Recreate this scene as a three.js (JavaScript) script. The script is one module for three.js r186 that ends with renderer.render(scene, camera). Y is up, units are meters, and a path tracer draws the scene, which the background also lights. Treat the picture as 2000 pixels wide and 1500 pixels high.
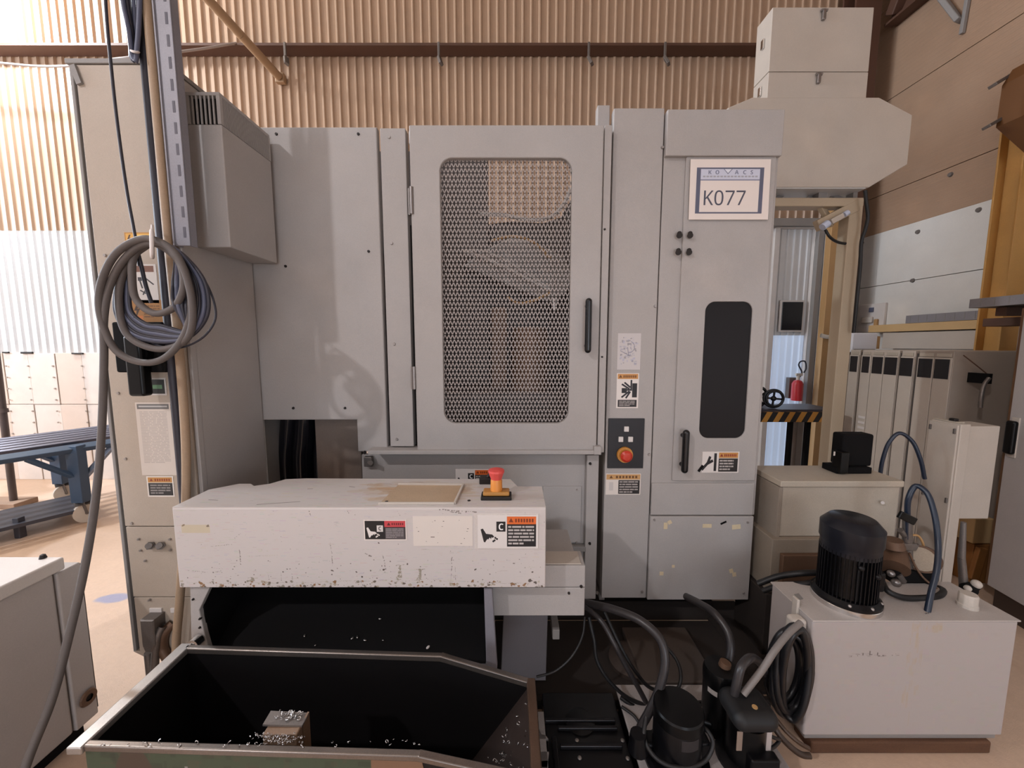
import * as THREE from 'three';
import { RoundedBoxGeometry } from 'three/addons/geometries/RoundedBoxGeometry.js';
import { mergeGeometries, toCreasedNormals } from 'three/addons/utils/BufferGeometryUtils.js';
import { ImprovedNoise } from 'three/addons/math/ImprovedNoise.js';
import { RectAreaLightUniformsLib } from 'three/addons/lights/RectAreaLightUniformsLib.js';

// ---------------------------------------------------------------- camera, sky, lights, exposure
const EYE = 1.65, FOCAL = 750, TILT = Math.atan(78 / 750);
const scene = new THREE.Scene();
scene.background = new THREE.Color(0xbfd2ea);
const camera = new THREE.PerspectiveCamera(90, 2000 / 1500, 0.05, 60);
camera.position.set(0, EYE, 0);
camera.rotation.x = -TILT;
const renderer = new THREE.WebGLRenderer({ antialias: true });
renderer.toneMapping = THREE.LinearToneMapping;
renderer.toneMappingExposure = 0.485;
renderer.shadowMap.enabled = true;
renderer.shadowMap.type = THREE.PCFSoftShadowMap;
RectAreaLightUniformsLib.init();
const WARM = new THREE.Color(1.0, 0.93, 0.88), NEUTRAL = new THREE.Color(0.97, 0.94, 0.97), COOL = new THREE.Color(0.88, 0.94, 1.0), DAY = new THREE.Color(0.78, 0.87, 1.0);
// high-bay lamps with a deep reflector: [x, y, z, candela, half cone in degrees, colour, label]
const BAYS = [
  [-5.17, 6.4, 4.05, 165, 70, NEUTRAL, 'high-bay lamp with a deep reflector hanging behind the camera on the left'],
];
// hanging globe lamps: [x, y, z, candela, colour, label]; each one's light is set inside its globe in the lamp builder
const GLOBES = [
  [-5.65, 5.4, -3.5, 105, COOL, 'warm globe lamp hanging close to the corrugated back wall'],
];
// ceiling lamps added out of view for fill: [x, z, length x, length z, nits, colour, label]
const STRIPS = [
  [-1.4, 4.7, 2.4, 0.5, 20, NEUTRAL, 'added fill lamp on the ceiling over the open floor behind the camera'],
  [1.8, 4.7, 2.0, 0.5, 16, NEUTRAL, 'added fill lamp on the ceiling behind the camera on the right'],
  [-5.5, 0.2, 1.6, 0.5, 9, NEUTRAL, 'added fill lamp on the ceiling over the left aisle'],
  [1.9, 0.6, 1.2, 0.4, 1.2, WARM, 'short added fill lamp on the ceiling over the right side of the hall'],
];
// daylight openings outside the frame, a window in the left wall and a glowing gate added behind the camera as fill: [centre, width, height, nits]
const DAYLIGHT = [
  [[-8.9, 3.4, -1.2], 3.2, 2.2, 42],
  [[1.2, 1.55, 6.1], 2.6, 2.7, 9],
];

// ---------------------------------------------------------------- helpers
let seed = 7;
const rnd = () => { seed = (seed * 1664525 + 1013904223) % 4294967296; return seed / 4294967296; };
const rr = (a, b) => a + (b - a) * rnd();
const cT = Math.cos(TILT), sT = Math.sin(TILT);
const V = (x, y, z) => new THREE.Vector3(x, y, z);
// a point of the place at distance d along the view axis' floor direction, read off the photograph
const zf = py => cT + (750 - py) / FOCAL * sT;
const ratio = py => ((750 - py) / FOCAL * cT - sT) / zf(py);
const wy = (py, d) => EYE + d * ratio(py);
const wx = (px, py, d) => (px - 1000) / FOCAL / zf(py) * d;
const W = (px, py, d) => V(wx(px, py, d), wy(py, d), -d);
const depthAt = (py, y) => (y - EYE) / ratio(py);
const onLevel = (px, py, y) => W(px, py, depthAt(py, y));
const F = (pxL, pxR, pyT, pyB, d, ref = (pyT + pyB) / 2) => [wx(pxL, ref, d), wx(pxR, ref, d), wy(pyB, d), wy(pyT, d)];

const used = {};
function numbered(name) { const n = used[name] = (used[name] ?? -1) + 1; return n ? `${name}_${String(n).padStart(3, '0')}` : name; }
const things = [];
function thing(name, label, category, group) {
  const o = new THREE.Group(); o.name = numbered(name); scene.add(o);
  o.userData = { label, category }; if (group) o.userData.group = group;
  things.push(o); return o;
}
function boxUV(g) {            // uv in metres, by the axis each face looks along
  if (g.index) g = g.toNonIndexed();
  const p = g.attributes.position, uv = new Float32Array(p.count * 2);
  const a = V(0, 0, 0), b = V(0, 0, 0), c = V(0, 0, 0);
  for (let i = 0; i < p.count; i += 3) {
    a.fromBufferAttribute(p, i); b.fromBufferAttribute(p, i + 1); c.fromBufferAttribute(p, i + 2);
    const n = b.clone().sub(a).cross(c.clone().sub(a));
    const ax = Math.abs(n.x), ay = Math.abs(n.y), az = Math.abs(n.z);
    for (let k = 0; k < 3; k++) {
      const x = p.getX(i + k), y = p.getY(i + k), z = p.getZ(i + k);
      const [u, v] = az >= ax && az >= ay ? [x, y] : ay >= ax ? [x, z] : [z, y];
      uv[2 * (i + k)] = u; uv[2 * (i + k) + 1] = v;
    }
  }
  g.setAttribute('uv', new THREE.BufferAttribute(uv, 2));
  for (const k of Object.keys(g.attributes)) if (!['position', 'normal', 'uv'].includes(k)) g.deleteAttribute(k);
  return g;
}
const plain = g => boxUV(g);
function join(gs) { return gs.length === 1 ? plain(gs[0]) : mergeGeometries(gs.map(plain)); }
function add(name, gs, m, parent, keepUV) {
  const g = keepUV ? gs : join(Array.isArray(gs) ? gs : [gs]);
  const o = new THREE.Mesh(g, m); o.name = parent === scene ? numbered(name) : name;
  o.castShadow = o.receiveShadow = true; parent.add(o); return o;
}
function solo(name, gs, m, label, category, group, keepUV) {     // a thing that is one mesh
  const o = add(name, gs, m, scene, keepUV); o.userData = { label, category }; if (group) o.userData.group = group; return o;
}
function struct(name, gs, m, keepUV) { const o = add(name, gs, m, scene, keepUV); o.userData.kind = 'structure'; return o; }
// shapes
function box(x0, x1, y0, y1, z0, z1, r = 0) {
  const w = Math.abs(x1 - x0), h = Math.abs(y1 - y0), d = Math.abs(z1 - z0);
  const rad = Math.min(r, w / 2.01, h / 2.01, d / 2.01);
  const g = rad > 0.0004 ? new RoundedBoxGeometry(w, h, d, 2, rad) : new THREE.BoxGeometry(w, h, d);
  return g.translate((x0 + x1) / 2, (y0 + y1) / 2, (z0 + z1) / 2);
}
const slab = (f, d, t, r = 0.004) => box(f[0], f[1], f[2], f[3], -d, -d - t, r);
function bar(p, q, w, h = w, r = 0) {       // a straight bar between two points
  const L = p.distanceTo(q), g = r ? new RoundedBoxGeometry(w, L, h, 2, r) : new THREE.BoxGeometry(w, L, h);
  g.applyQuaternion(new THREE.Quaternion().setFromUnitVectors(V(0, 1, 0), q.clone().sub(p).normalize()));
  return g.translate((p.x + q.x) / 2, (p.y + q.y) / 2, (p.z + q.z) / 2);
}
function rod(p, q, r0, r1 = r0, seg = 16) {
  const L = p.distanceTo(q), g = new THREE.CylinderGeometry(r1, r0, L, seg);
  g.applyQuaternion(new THREE.Quaternion().setFromUnitVectors(V(0, 1, 0), q.clone().sub(p).normalize()));
  return g.translate((p.x + q.x) / 2, (p.y + q.y) / 2, (p.z + q.z) / 2);
}
const tube = (pts, r, n = 48, seg = 10, closed = false) => new THREE.TubeGeometry(new THREE.CatmullRomCurve3(pts, closed, 'centripetal'), n, r, seg, closed);
const hose = (list, r, n) => tube(list.map(([px, py, d]) => W(px, py, d)), r, n ?? 12 * list.length);
function lathe(profile, at, seg = 32) { return toCreasedNormals(new THREE.LatheGeometry(profile.map(([r, y]) => new THREE.Vector2(r, y)), seg), 0.5).translate(at.x, at.y, at.z); }
const ball = (p, r, sx = 1, sy = 1, sz = 1) => new THREE.SphereGeometry(r, 14, 10).scale(sx, sy, sz).translate(p.x, p.y, p.z);
function roundRect(s, x0, x1, y0, y1, r, cw) {
  if (!cw) { s.moveTo(x0 + r, y0); s.lineTo(x1 - r, y0); s.absarc(x1 - r, y0 + r, r, -Math.PI / 2, 0); s.lineTo(x1, y1 - r); s.absarc(x1 - r, y1 - r, r, 0, Math.PI / 2); s.lineTo(x0 + r, y1); s.absarc(x0 + r, y1 - r, r, Math.PI / 2, Math.PI); s.lineTo(x0, y0 + r); s.absarc(x0 + r, y0 + r, r, Math.PI, 1.5 * Math.PI); }
  return s;
}
function plate(points, d, t, bevel = 0.002) {   // outline in the wall plane (x, y), front at distance d, thickness t
  const s = points instanceof THREE.Shape ? points : new THREE.Shape(points.map(([x, y]) => new THREE.Vector2(x, y)));
  return new THREE.ExtrudeGeometry(s, { depth: t - 2 * bevel, bevelEnabled: bevel > 0, bevelThickness: bevel, bevelSize: bevel, bevelOffset: -bevel, bevelSegments: 1, curveSegments: 10 }).translate(0, 0, -d - t + bevel);
}
const outline = (list, d) => list.map(([px, py]) => [wx(px, py, d), wy(py, d)]);
function sidePlate(points, x, t) {   // outline in (depth, y), thickness t along +x from x
  const s = new THREE.Shape(points.map(([d, y]) => new THREE.Vector2(d, y)));
  return new THREE.ExtrudeGeometry(s, { depth: t, bevelEnabled: false }).rotateY(Math.PI / 2).translate(x, 0, 0);
}
const quad = (a, b, c, d, t) => {    // a plate through four corners with thickness t below its normal
  const n = b.clone().sub(a).cross(d.clone().sub(a)).normalize().multiplyScalar(-t);
  const P = [a, b, c, d, ...[a, b, c, d].map(p => p.clone().add(n))];
  const idx = [[0, 1, 2], [0, 2, 3], [6, 5, 4], [7, 6, 4], [0, 4, 5], [0, 5, 1], [1, 5, 6], [1, 6, 2], [2, 6, 7], [2, 7, 3], [3, 7, 4], [3, 4, 0]];
  const g = new THREE.BufferGeometry(); g.setAttribute('position', new THREE.Float32BufferAttribute(idx.flat().flatMap(i => [P[i].x, P[i].y, P[i].z]), 3));
  g.computeVertexNormals(); return g;
};

// ---------------------------------------------------------------- materials
const noise = new ImprovedNoise();
function fbm(x, y, s, o = 4) { let v = 0, a = 1, t = 0; for (let i = 0; i < o; i++) { v += a * noise.noise(x * s + 13.7 * i, y * s + 7.1 * i, 3.3 * i + 0.5); t += a; a *= 0.5; s *= 2; } return v / t; }
// tileable fbm through a blend of the far edge
function tfbm(u, v, s, o) { const wu = u, wv = v; const f = (a, b) => fbm(a, b, s, o); return f(u, v) * (1 - wu) * (1 - wv) + f(u - 1, v) * wu * (1 - wv) + f(u, v - 1) * (1 - wu) * wv + f(u - 1, v - 1) * wu * wv; }
function pixels(n, fn, srgb = true) {
  const data = new Uint8Array(n * n * 4), c = [0, 0, 0];
  for (let y = 0; y < n; y++) for (let x = 0; x < n; x++) { fn(x / n, y / n, c); const i = 4 * (y * n + x); data[i] = Math.max(0, Math.min(255, c[0])); data[i + 1] = Math.max(0, Math.min(255, c[1])); data[i + 2] = Math.max(0, Math.min(255, c[2])); data[i + 3] = 255; }
  const t = new THREE.DataTexture(data, n, n); t.wrapS = t.wrapT = THREE.RepeatWrapping; t.magFilter = THREE.LinearFilter; t.minFilter = THREE.LinearMipmapLinearFilter; t.generateMipmaps = true;
  if (srgb) t.colorSpace = THREE.SRGBColorSpace; t.needsUpdate = true; return t;
}
const hex = h => [(h >> 16) & 255, (h >> 8) & 255, h & 255];
const lin = v => { v /= 255; return v <= 0.04045 ? v / 12.92 : Math.pow((v + 0.055) / 1.055, 2.4); };
const MOTS = {};
function mottled(h, amp, fine) {     // a paint colour over one of three shared uneven maps with a fine grain
  const k = amp <= 11 ? 0 : amp <= 18 ? 1 : 2, A = [14, 26, 44][k], G = [8, 14, 20][k];
  MOTS[k] ??= pixels(512, (u, v, c) => { const a = tfbm(u, v, 5, 5) * A, q = (rnd() - 0.5) * G, w = tfbm(v, u, 3, 3) * A * 0.3; c[0] = 214 + a + q + w; c[1] = 214 + a + q; c[2] = 214 + a + q - w; });
  return { mot: MOTS[k], color: new THREE.Color().setRGB(...hex(h).map(v => Math.min(1, lin(v) / lin(214)))) };
}
function std(o) { if (o.map?.mot) o = { ...o, color: o.map.color, map: o.map.mot }; return new THREE.MeshStandardMaterial(o); }
const rep = (t, x, y = x) => { const c = t.clone(); c.repeat.set(x, y); c.needsUpdate = true; return c; };
const GRAIN = pixels(256, (u, v, c) => { const k = 128 + (rnd() - 0.5) * 130 + 30 * tfbm(u, v, 30, 2); c[0] = c[1] = c[2] = k; }, false);
const M = {};
M.oily = new THREE.MeshPhysicalMaterial({ color: 0x342e2b, roughness: 0.75, specularIntensity: 0.5 });  // oil and the shade under the machine, both put into one dark colour
M.grey = std({ map: mottled(0xaba6a3, 9, 7, 2), roughness: 0.52, bumpMap: rep(GRAIN, 2.5), bumpScale: 0.0006 });
M.greyDark = std({ map: mottled(0x8a8683, 9, 7, 2), roughness: 0.55 });
M.cabinet = std({ map: mottled(0xb0a293, 8, 6, 3), roughness: 0.5, bumpMap: rep(GRAIN, 2.5), bumpScale: 0.0005 });
M.hood = std({ map: mottled(0xbdb3a8, 7, 5, 2), roughness: 0.5 });
M.stand = std({ map: mottled(0xb5a48c, 8, 6, 3), roughness: 0.5 });
M.white = std({ map: mottled(0xd0c9c4, 8, 5, 3), roughness: 0.5 });
M.offWhite = std({ map: mottled(0xc2b9af, 10, 6, 5), roughness: 0.55 });
M.coolant = std({ map: mottled(0xb0a698, 12, 6, 7), roughness: 0.55 });
M.paper = std({ color: 0xe4dcd8, roughness: 0.8 });
M.black = new THREE.MeshPhysicalMaterial({ color: 0x0a0a0b, roughness: 0.3, specularIntensity: 0.5 });
M.blackMatt = new THREE.MeshPhysicalMaterial({ color: 0x0d0c0d, roughness: 0.85, specularIntensity: 0.4 })
M.inside = std({ map: mottled(0x453d3a, 9, 7, 2), roughness: 0.55 });  // darker than the machine grey: shade of the interior put into the colour
M.rubber = std({ color: 0x121214, roughness: 0.5 });
M.hoseGrey = std({ color: 0x2f2c2d, roughness: 0.36 });
M.hoseBlue = std({ color: 0x1a2536, roughness: 0.35 });
M.cableGrey = std({ map: mottled(0x5e5754, 8, 6, 2), roughness: 0.6 });
M.cableDark = std({ color: 0x2e2d37, roughness: 0.5 });
M.cableBlue = std({ color: 0x54586c, roughness: 0.45 });
M.motor = new THREE.MeshPhysicalMaterial({ color: 0x0c0c0f, roughness: 0.32, specularIntensity: 0.5 });
M.steel = std({ map: mottled(0x8f8a88, 16, 12, 3), roughness: 0.35, metalness: 0.85 });
M.steelDull = std({ map: mottled(0x77716d, 22, 14, 5), roughness: 0.5, metalness: 0.7 });
M.bright = std({ color: 0xd8d6d4, roughness: 0.22, metalness: 1 });
M.screw = std({ color: 0xa39d99, roughness: 0.35, metalness: 0.6 });
M.screwDark = std({ color: 0x2a2624, roughness: 0.5, metalness: 0.5 });
M.gap = std({ color: 0x1b1614, roughness: 0.8 });
M.brownSteel = std({ map: mottled(0x54382a, 12, 8, 4), roughness: 0.6 });
M.tanSteel = std({ map: mottled(0xb08a5c, 10, 6, 4), roughness: 0.55 });
M.yellow = std({ map: mottled(0xb98b4c, 12, 6, 6), roughness: 0.5 });
M.yellowPale = std({ map: mottled(0xc9a878, 10, 6, 6), roughness: 0.5 });
M.wood = std({ map: pixels(256, (u, v, c) => { const a = tfbm(u * 0.15, v, 18, 4) * 26 + (rnd() - 0.5) * 10; c[0] = 92 + a; c[1] = 62 + a * 0.8; c[2] = 42 + a * 0.6; }), roughness: 0.8 });
M.blue = std({ map: mottled(0x33465c, 12, 8, 2), roughness: 0.5 });
M.cast = std({ map: mottled(0x6a5140, 26, 14, 8), roughness: 0.55, metalness: 0.35 });
M.glassDark = std({ color: 0x16161a, roughness: 0.12 });
M.red = std({ color: 0xb3262c, roughness: 0.35 });
M.redHead = std({ color: 0xd8504a, roughness: 0.45 });
M.orange = std({ color: 0xd96a2a, roughness: 0.5 });
M.castor = std({ color: 0xc7bcae, roughness: 0.5 });
M.conduit = std({ map: mottled(0xa18970, 12, 8, 6), roughness: 0.55 });
M.foil = std({ color: 0xc9c6c4, roughness: 0.25, metalness: 0.9 });
M.plasticClear = std({ color: 0xd9d4d0, roughness: 0.3 });
// ---------------------------------------------------------------- the hall
const XL = -9, XR = 4.0, ZB = -4.6, ZF = 6.2, TOP = 7.0;
const floorMap = pixels(1024, (u, v, c) => {
  const x = XL + u * (XR - XL + 0.25), z = ZF - (1 - v) * 0 - v * 0 + (-(v)) * (ZF - ZB + 0.25);
  let a = 16 * fbm(x, z, 0.55, 3) + 10 * fbm(x + 40, z, 3, 3) + (rnd() - 0.5) * 7;
  let r = 208 + a, g = 180 + a * 0.95, b = 157 + a * 0.85;
  const st = fbm(x - 9, z + 4, 1.1, 3);
  if (st > 0.17) { const k = Math.min(1, (st - 0.17) * 8); r -= 26 * k; g -= 30 * k; b -= 34 * k; }
  const bl = (cx, cz, w, h) => { if (Math.abs(x - cx) > 2 * w || Math.abs(z - cz) > 2 * h) return 0; const e = Math.hypot((x - cx) / w, (z - cz) / h) + 0.5 * fbm(x, z, 7, 3); return Math.max(0, Math.min(1, (1 - e) * 4)); };
  const k = bl(-2.62, -2.34, 0.11, 0.05) * 0.8;
  r += (120 - r) * k * 0.75; g += (135 - g) * k * 0.75; b += (185 - b) * k * 0.75;
  c[0] = r; c[1] = g; c[2] = b;
});
{
  const g = new THREE.PlaneGeometry(XR - XL + 0.25, ZF - ZB + 0.25).rotateX(-Math.PI / 2);
  const t = box(XL, XR + 0.25, -0.2, 0, ZB - 0.25, ZF, 0); boxUV(t);
  const p = t.attributes.position, uv = t.attributes.uv;
  for (let i = 0; i < p.count; i++) uv.setXY(i, (p.getX(i) - XL) / (XR - XL + 0.25), (ZF - p.getZ(i)) / (ZF - ZB + 0.25));
  struct('floor', t, std({ map: floorMap, roughness: 0.36, bumpMap: rep(GRAIN, 26), bumpScale: 0.0006 }), true);
}
const ceilingMat = std({ map: mottled(0xb9aa9a, 8, 6, 3), roughness: 0.8 });
struct('ceiling', box(XL - 0.25, XR + 0.25, TOP, TOP + 0.25, ZB - 0.25, ZF + 0.25), ceilingMat);
const tanWall = std({ map: mottled(0xb2967e, 7, 5, 4), roughness: 0.42 });
const whiteWall = std({ map: mottled(0xdcd8d6, 6, 4, 2), roughness: 0.45 });
const creamPanel = std({ map: mottled(0xd3c6bb, 8, 5, 4), roughness: 0.6 });
const creamPanelTan = std({ map: mottled(0xccb9aa, 8, 5, 4), roughness: 0.6 });
function corrugated(x0, x1, y0, y1, z, pitch = 0.093, depth = 0.02) {
  const prof = []; let x = x0;
  while (x < x1) { for (const [dx, dz] of [[0, 0], [0.14, 0], [0.26, -1], [0.88, -1], [1.0, 0]]) { const px = Math.min(x + dx * pitch, x1); prof.push([px, z + dz * depth]); } x += pitch; }
  const P = [], N = [];
  for (let i = 0; i + 1 < prof.length; i++) {
    const [a, za] = prof[i], [b, zb] = prof[i + 1]; if (b - a < 1e-6) continue;
    P.push(a, y0, za, b, y0, zb, b, y1, zb, a, y0, za, b, y1, zb, a, y1, za);
  }
  const g = new THREE.BufferGeometry(); g.setAttribute('position', new THREE.Float32BufferAttribute(P, 3)); g.computeVertexNormals(); return g;
}
const back = struct('wall_back', box(XL - 0.25, XR + 0.25, 0, TOP, ZB - 0.05, ZB - 0.3), tanWall);
const Y1 = wy(690, 4.6), Y2 = wy(450, 4.6);
add('corrugated_sheet', corrugated(XL, XR, Y2, TOP, ZB), tanWall, back);
add('corrugated_sheet', corrugated(XL, 2.9, Y1 - 0.02, Y2, ZB + 0.004), whiteWall, back);
// the flat boards along the foot of the wall, each a board of its own, two rows
{
  const yj = wy(789, 4.6), xs = [-9, -8.4, -7.9, -7.3, -6.7];
  for (const px of [21, 69, 121, 172, 222]) xs.push(wx(px, 800, 4.57));
  for (let x = -4.2; x < 2.9; x += 0.62) xs.push(x);
  xs.push(2.9);
  xs.sort((a, b) => a - b);
  for (let i = 0; i + 1 < xs.length; i++) {
    const m = i % 3 === 1 ? creamPanelTan : creamPanel, dz = 0.006 * (i % 2);
    add('panel', box(xs[i] + 0.003, xs[i + 1] - 0.003, 0, yj - 0.003, ZB - 0.03, ZB + 0.035 + dz, 0.004), m, back);
    add('panel', box(xs[i] + 0.003, xs[i + 1] - 0.003, yj + 0.003, Y1 + 0.004 * (i % 3), ZB - 0.03, ZB + 0.04 - dz, 0.004), m, back);
  }
  // dark holes left by fixings and the vent slot
  const dot = [];
  for (const px of [12, 55, 103, 160]) for (let py = 715; py < 860; py += 22) { const p = W(px + (py - 715) * 0.1, py, 4.555); dot.push(rod(p, p.clone().add(V(0, 0, 0.006)), 0.010, 0.010, 8)); }
  add('screw_row', dot, std({ color: 0x9a8c80, roughness: 0.7 }), back);
  add('vent_slot', slab(F(88, 116, 849, 853, 4.545), 4.53, 0.03), M.screwDark, back);
  add('wall_gap', [slab(F(36, 59, 687, 691, 4.53), 4.545, 0.02), slab(F(136, 158, 689, 692, 4.53), 4.545, 0.02), slab(F(0, 12, 687, 690, 4.53), 4.545, 0.02)], M.screwDark, back);
}
// horizontal girts with hanging clips
const girt = struct('trim_1', [box(XL, XR - 0.05, wy(96, 4.5), wy(83, 4.5), -4.5, -4.6, 0.004), box(XL, 3.5, wy(97, 4.5), wy(95, 4.5), -4.44, -4.6, 0.002)], M.brownSteel);
for (const px of [557, 857, 1150, 1299]) {
  const a = W(px, 84, 4.42);
  add('hanger_clip', [box(a.x - 0.012, a.x + 0.012, a.y - 0.16, a.y, a.z, a.z + 0.02, 0.004), bar(V(a.x, a.y - 0.14, a.z), V(a.x + 0.03, a.y - 0.24, a.z + 0.05), 0.05, 0.03, 0.006)], M.steelDull, girt);
}
// right wall: horizontal sandwich panels, white below the paint line, tan above
const right = struct('wall_right', box(XR + 0.045, XR + 0.3, 0, TOP, ZB - 0.3, ZF + 0.25), tanWall);
{
  const rib = pixels(256, (u, v, c) => { const k = (Math.floor(v * 16) % 2 ? 150 : 105) + (rnd() - 0.5) * 8; c[0] = c[1] = c[2] = k; }, false);
  const tanRib = std({ map: mottled(0xa2866f, 6, 4, 4), roughness: 0.5, bumpMap: rep(rib, 1, 3), bumpScale: 0.006 });
  const whiteRib = std({ map: mottled(0xdad3ce, 6, 4, 2), roughness: 0.5 });
  const ys = [0, 0.33, 1.31, 2.283, 3.255, 4.225, 5.2, 6.17, TOP], paint = 2.85;
  for (let i = 0; i + 1 < ys.length; i++) {
    const lo = ys[i] + 0.003, hi = ys[i + 1] - 0.003, cut = lo < paint && hi > paint;
    for (const [a, b, m] of cut ? [[lo, paint, whiteRib], [paint, hi, tanRib]] : [[lo, hi, hi < paint ? whiteRib : tanRib]]) add('panel', box(XR, XR + 0.05, a, b, ZB - 0.02, ZF, 0.002), m, right);
  }
  for (const [px, py] of [[1912, 410], [1793, 453], [1783, 548], [1857, 341]]) {
    const d = XR / wx(px, py, 1), p = V(XR, wy(py, d), -d);
    add('bolt_cap', rod(p, p.clone().add(V(-0.014, 0, 0)), 0.022, 0.017, 12), std({ color: 0x6a6460, roughness: 0.5 }), right);
  }
}
struct('trim_2', [box(XR - 0.07, XR - 0.001, 4.93, 5.06, -4.35, ZF, 0.004), box(XR - 0.14, XR - 0.05, 4.92, 4.945, -4.35, ZF, 0.003)], M.brownSteel);
struct('trim_3', [box(3.53, 3.80, 0, TOP, -4.32, -4.34, 0.003), box(3.53, 3.80, 0, TOP, -4.48, -4.5, 0.003), box(3.655, 3.675, 0, TOP, -4.34, -4.48, 0)], M.brownSteel);
struct('trim_4', [bar(V(XR - 0.1, 5.0, -4.3), V(XR - 0.35, 6.9, -3.0), 0.1, 0.1, 0.01)], M.brownSteel);
{ const a = V(XR - 0.02, 5.35, -3.35), b = V(XR - 0.02, 4.87, -3.08); struct('trim_5', [bar(V(XR - 0.06, 4.92, -3.93), V(XR - 0.03, 4.5, -3.72), 0.09, 0.04, 0.008), bar(V(XR - 0.02, 4.7, -3.68), V(XR - 0.02, 4.38, -3.7), 0.03, 0.03, 0.004)], M.greyDark); }
// far left and front walls, outside the frame
const dl = DAYLIGHT[0];
struct('wall_left', [box(XL - 0.25, XL, 0, TOP, -2.9 - 1.9, -2.9, 0), box(XL - 0.25, XL, 0, TOP, 0.5, ZF + 0.25, 0), box(XL - 0.25, XL, 0, 2.2, -2.9, 0.5, 0), box(XL - 0.25, XL, 4.6, TOP, -2.9, 0.5, 0)], whiteWall);
struct('wall_front', box(XL - 0.25, XR + 0.25, 0, TOP, ZF, ZF + 0.25), std({ map: mottled(0xbdbbbc, 8, 5, 3), roughness: 0.7 }));
{
  const win = struct('window_1', [box(XL - 0.2, XL - 0.08, 2.2, 2.28, -2.9, 0.5), box(XL - 0.2, XL - 0.08, 4.52, 4.6, -2.9, 0.5), box(XL - 0.2, XL - 0.08, 2.28, 4.52, -2.9, -2.82), box(XL - 0.2, XL - 0.08, 2.28, 4.52, 0.42, 0.5), box(XL - 0.2, XL - 0.08, 2.28, 4.52, -1.24, -1.16)], M.white);
  add('window_pane', box(XL - 0.16, XL - 0.15, 2.28, 4.52, -2.82, 0.42), std({ color: 0xdfe8f2, emissive: DAY, emissiveIntensity: 1.2, roughness: 0.3 }), win);
  const [p, w, h, I] = dl, L = new THREE.RectAreaLight(DAY, I, w, h); L.position.set(XL - 0.05, p[1], p[2]); L.lookAt(XL + 5, p[1] - 0.0, p[2]); scene.add(L);
}
{ // glowing gate added on the wall behind the camera, a low frontal fill
  const [p, w, h, I] = DAYLIGHT[1], gate = struct('door_2', [box(p[0] - w / 2 - 0.1, p[0] - w / 2, 0, p[1] + h / 2 + 0.1, ZF - 0.08, ZF - 0.001), box(p[0] + w / 2, p[0] + w / 2 + 0.1, 0, p[1] + h / 2 + 0.1, ZF - 0.08, ZF - 0.001), box(p[0] - w / 2, p[0] + w / 2, p[1] + h / 2, p[1] + h / 2 + 0.1, ZF - 0.08, ZF - 0.001)], M.white);
  add('gate_glow', box(p[0] - w / 2, p[0] + w / 2, p[1] - h / 2, p[1] + h / 2, ZF - 0.04, ZF - 0.02), std({ color: 0xe8eef4, emissive: DAY, emissiveIntensity: 0.7, roughness: 0.4 }), gate);
  const L = new THREE.RectAreaLight(DAY, I, w, h); L.position.set(p[0], p[1], ZF - 0.09); L.lookAt(p[0], p[1], 0); scene.add(L);
}
// corrugated door right in the back wall; daylight on it put in as glow
const DD = 4.45;
{
  const door = struct('door_1', [slab(F(1496, 1506, 445, 935, DD), DD - 0.02, 0.07), slab([wx(1572, 680, DD), wx(1580, 680, DD), 0.02, wy(445, DD)], DD - 0.02, 0.07), slab([wx(1498, 680, DD), wx(1578, 680, DD), wy(447, DD), wy(441, DD)], DD - 0.03, 0.08)], M.white);
  const x0 = wx(1500, 680, DD), x1 = wx(1574, 680, DD), yc = wy(655, DD);
  add('door_sheet', corrugated(x0, x1, yc, wy(447, DD), -DD - 0.01, 0.075, 0.018), whiteWall, door);
  const trans = std({ color: 0xdfe6f0, roughness: 0.3, emissive: new THREE.Color(0.55, 0.72, 1.0), emissiveIntensity: 0.62 });  // blue glow stands in for daylight on the lower door sheet
  add('glowing_sheet', corrugated(x0, x1, 0.02, yc, -DD - 0.012, 0.075, 0.018), trans, door);
  const f = F(1525, 1565, 590, 645, DD); add('door_window', [slab([f[0] - 0.02, f[1] + 0.02, f[2] - 0.02, f[3] + 0.02], DD - 0.012, 0.02)], M.white, door);
  add('window_pane', slab(f, DD - 0.02, 0.012), M.glassDark, door);
  const L = new THREE.RectAreaLight(new THREE.Color(0.62, 0.78, 1.0), 1.4, x1 - x0, yc); L.position.set((x0 + x1) / 2, yc / 2, -DD + 0.09); L.lookAt((x0 + x1) / 2, yc / 2, 2); scene.add(L);  // light added to go with the door glow
  struct('trim_6', [slab([wx(1578, 700, 4.4), wx(1589, 700, 4.4), 0, wy(430, 4.4)], 4.38, 0.12), slab([wx(1500, 436, 4.4), wx(1612, 436, 4.4), wy(443, 4.4), wy(428, 4.4)], 4.36, 0.1)], M.greyDark);
  struct('trim_7', slab([wx(1590, 700, 4.4), wx(1605, 700, 4.4), 0, wy(440, 4.4)], 4.36, 0.1, 0.006), whiteWall);
}
// the corner column seen between the stand's legs
struct('trim_8', [box(3.44, 3.66, 0, wy(400, 4.3), -4.28, -4.36, 0.004)], M.tanSteel);
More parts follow.
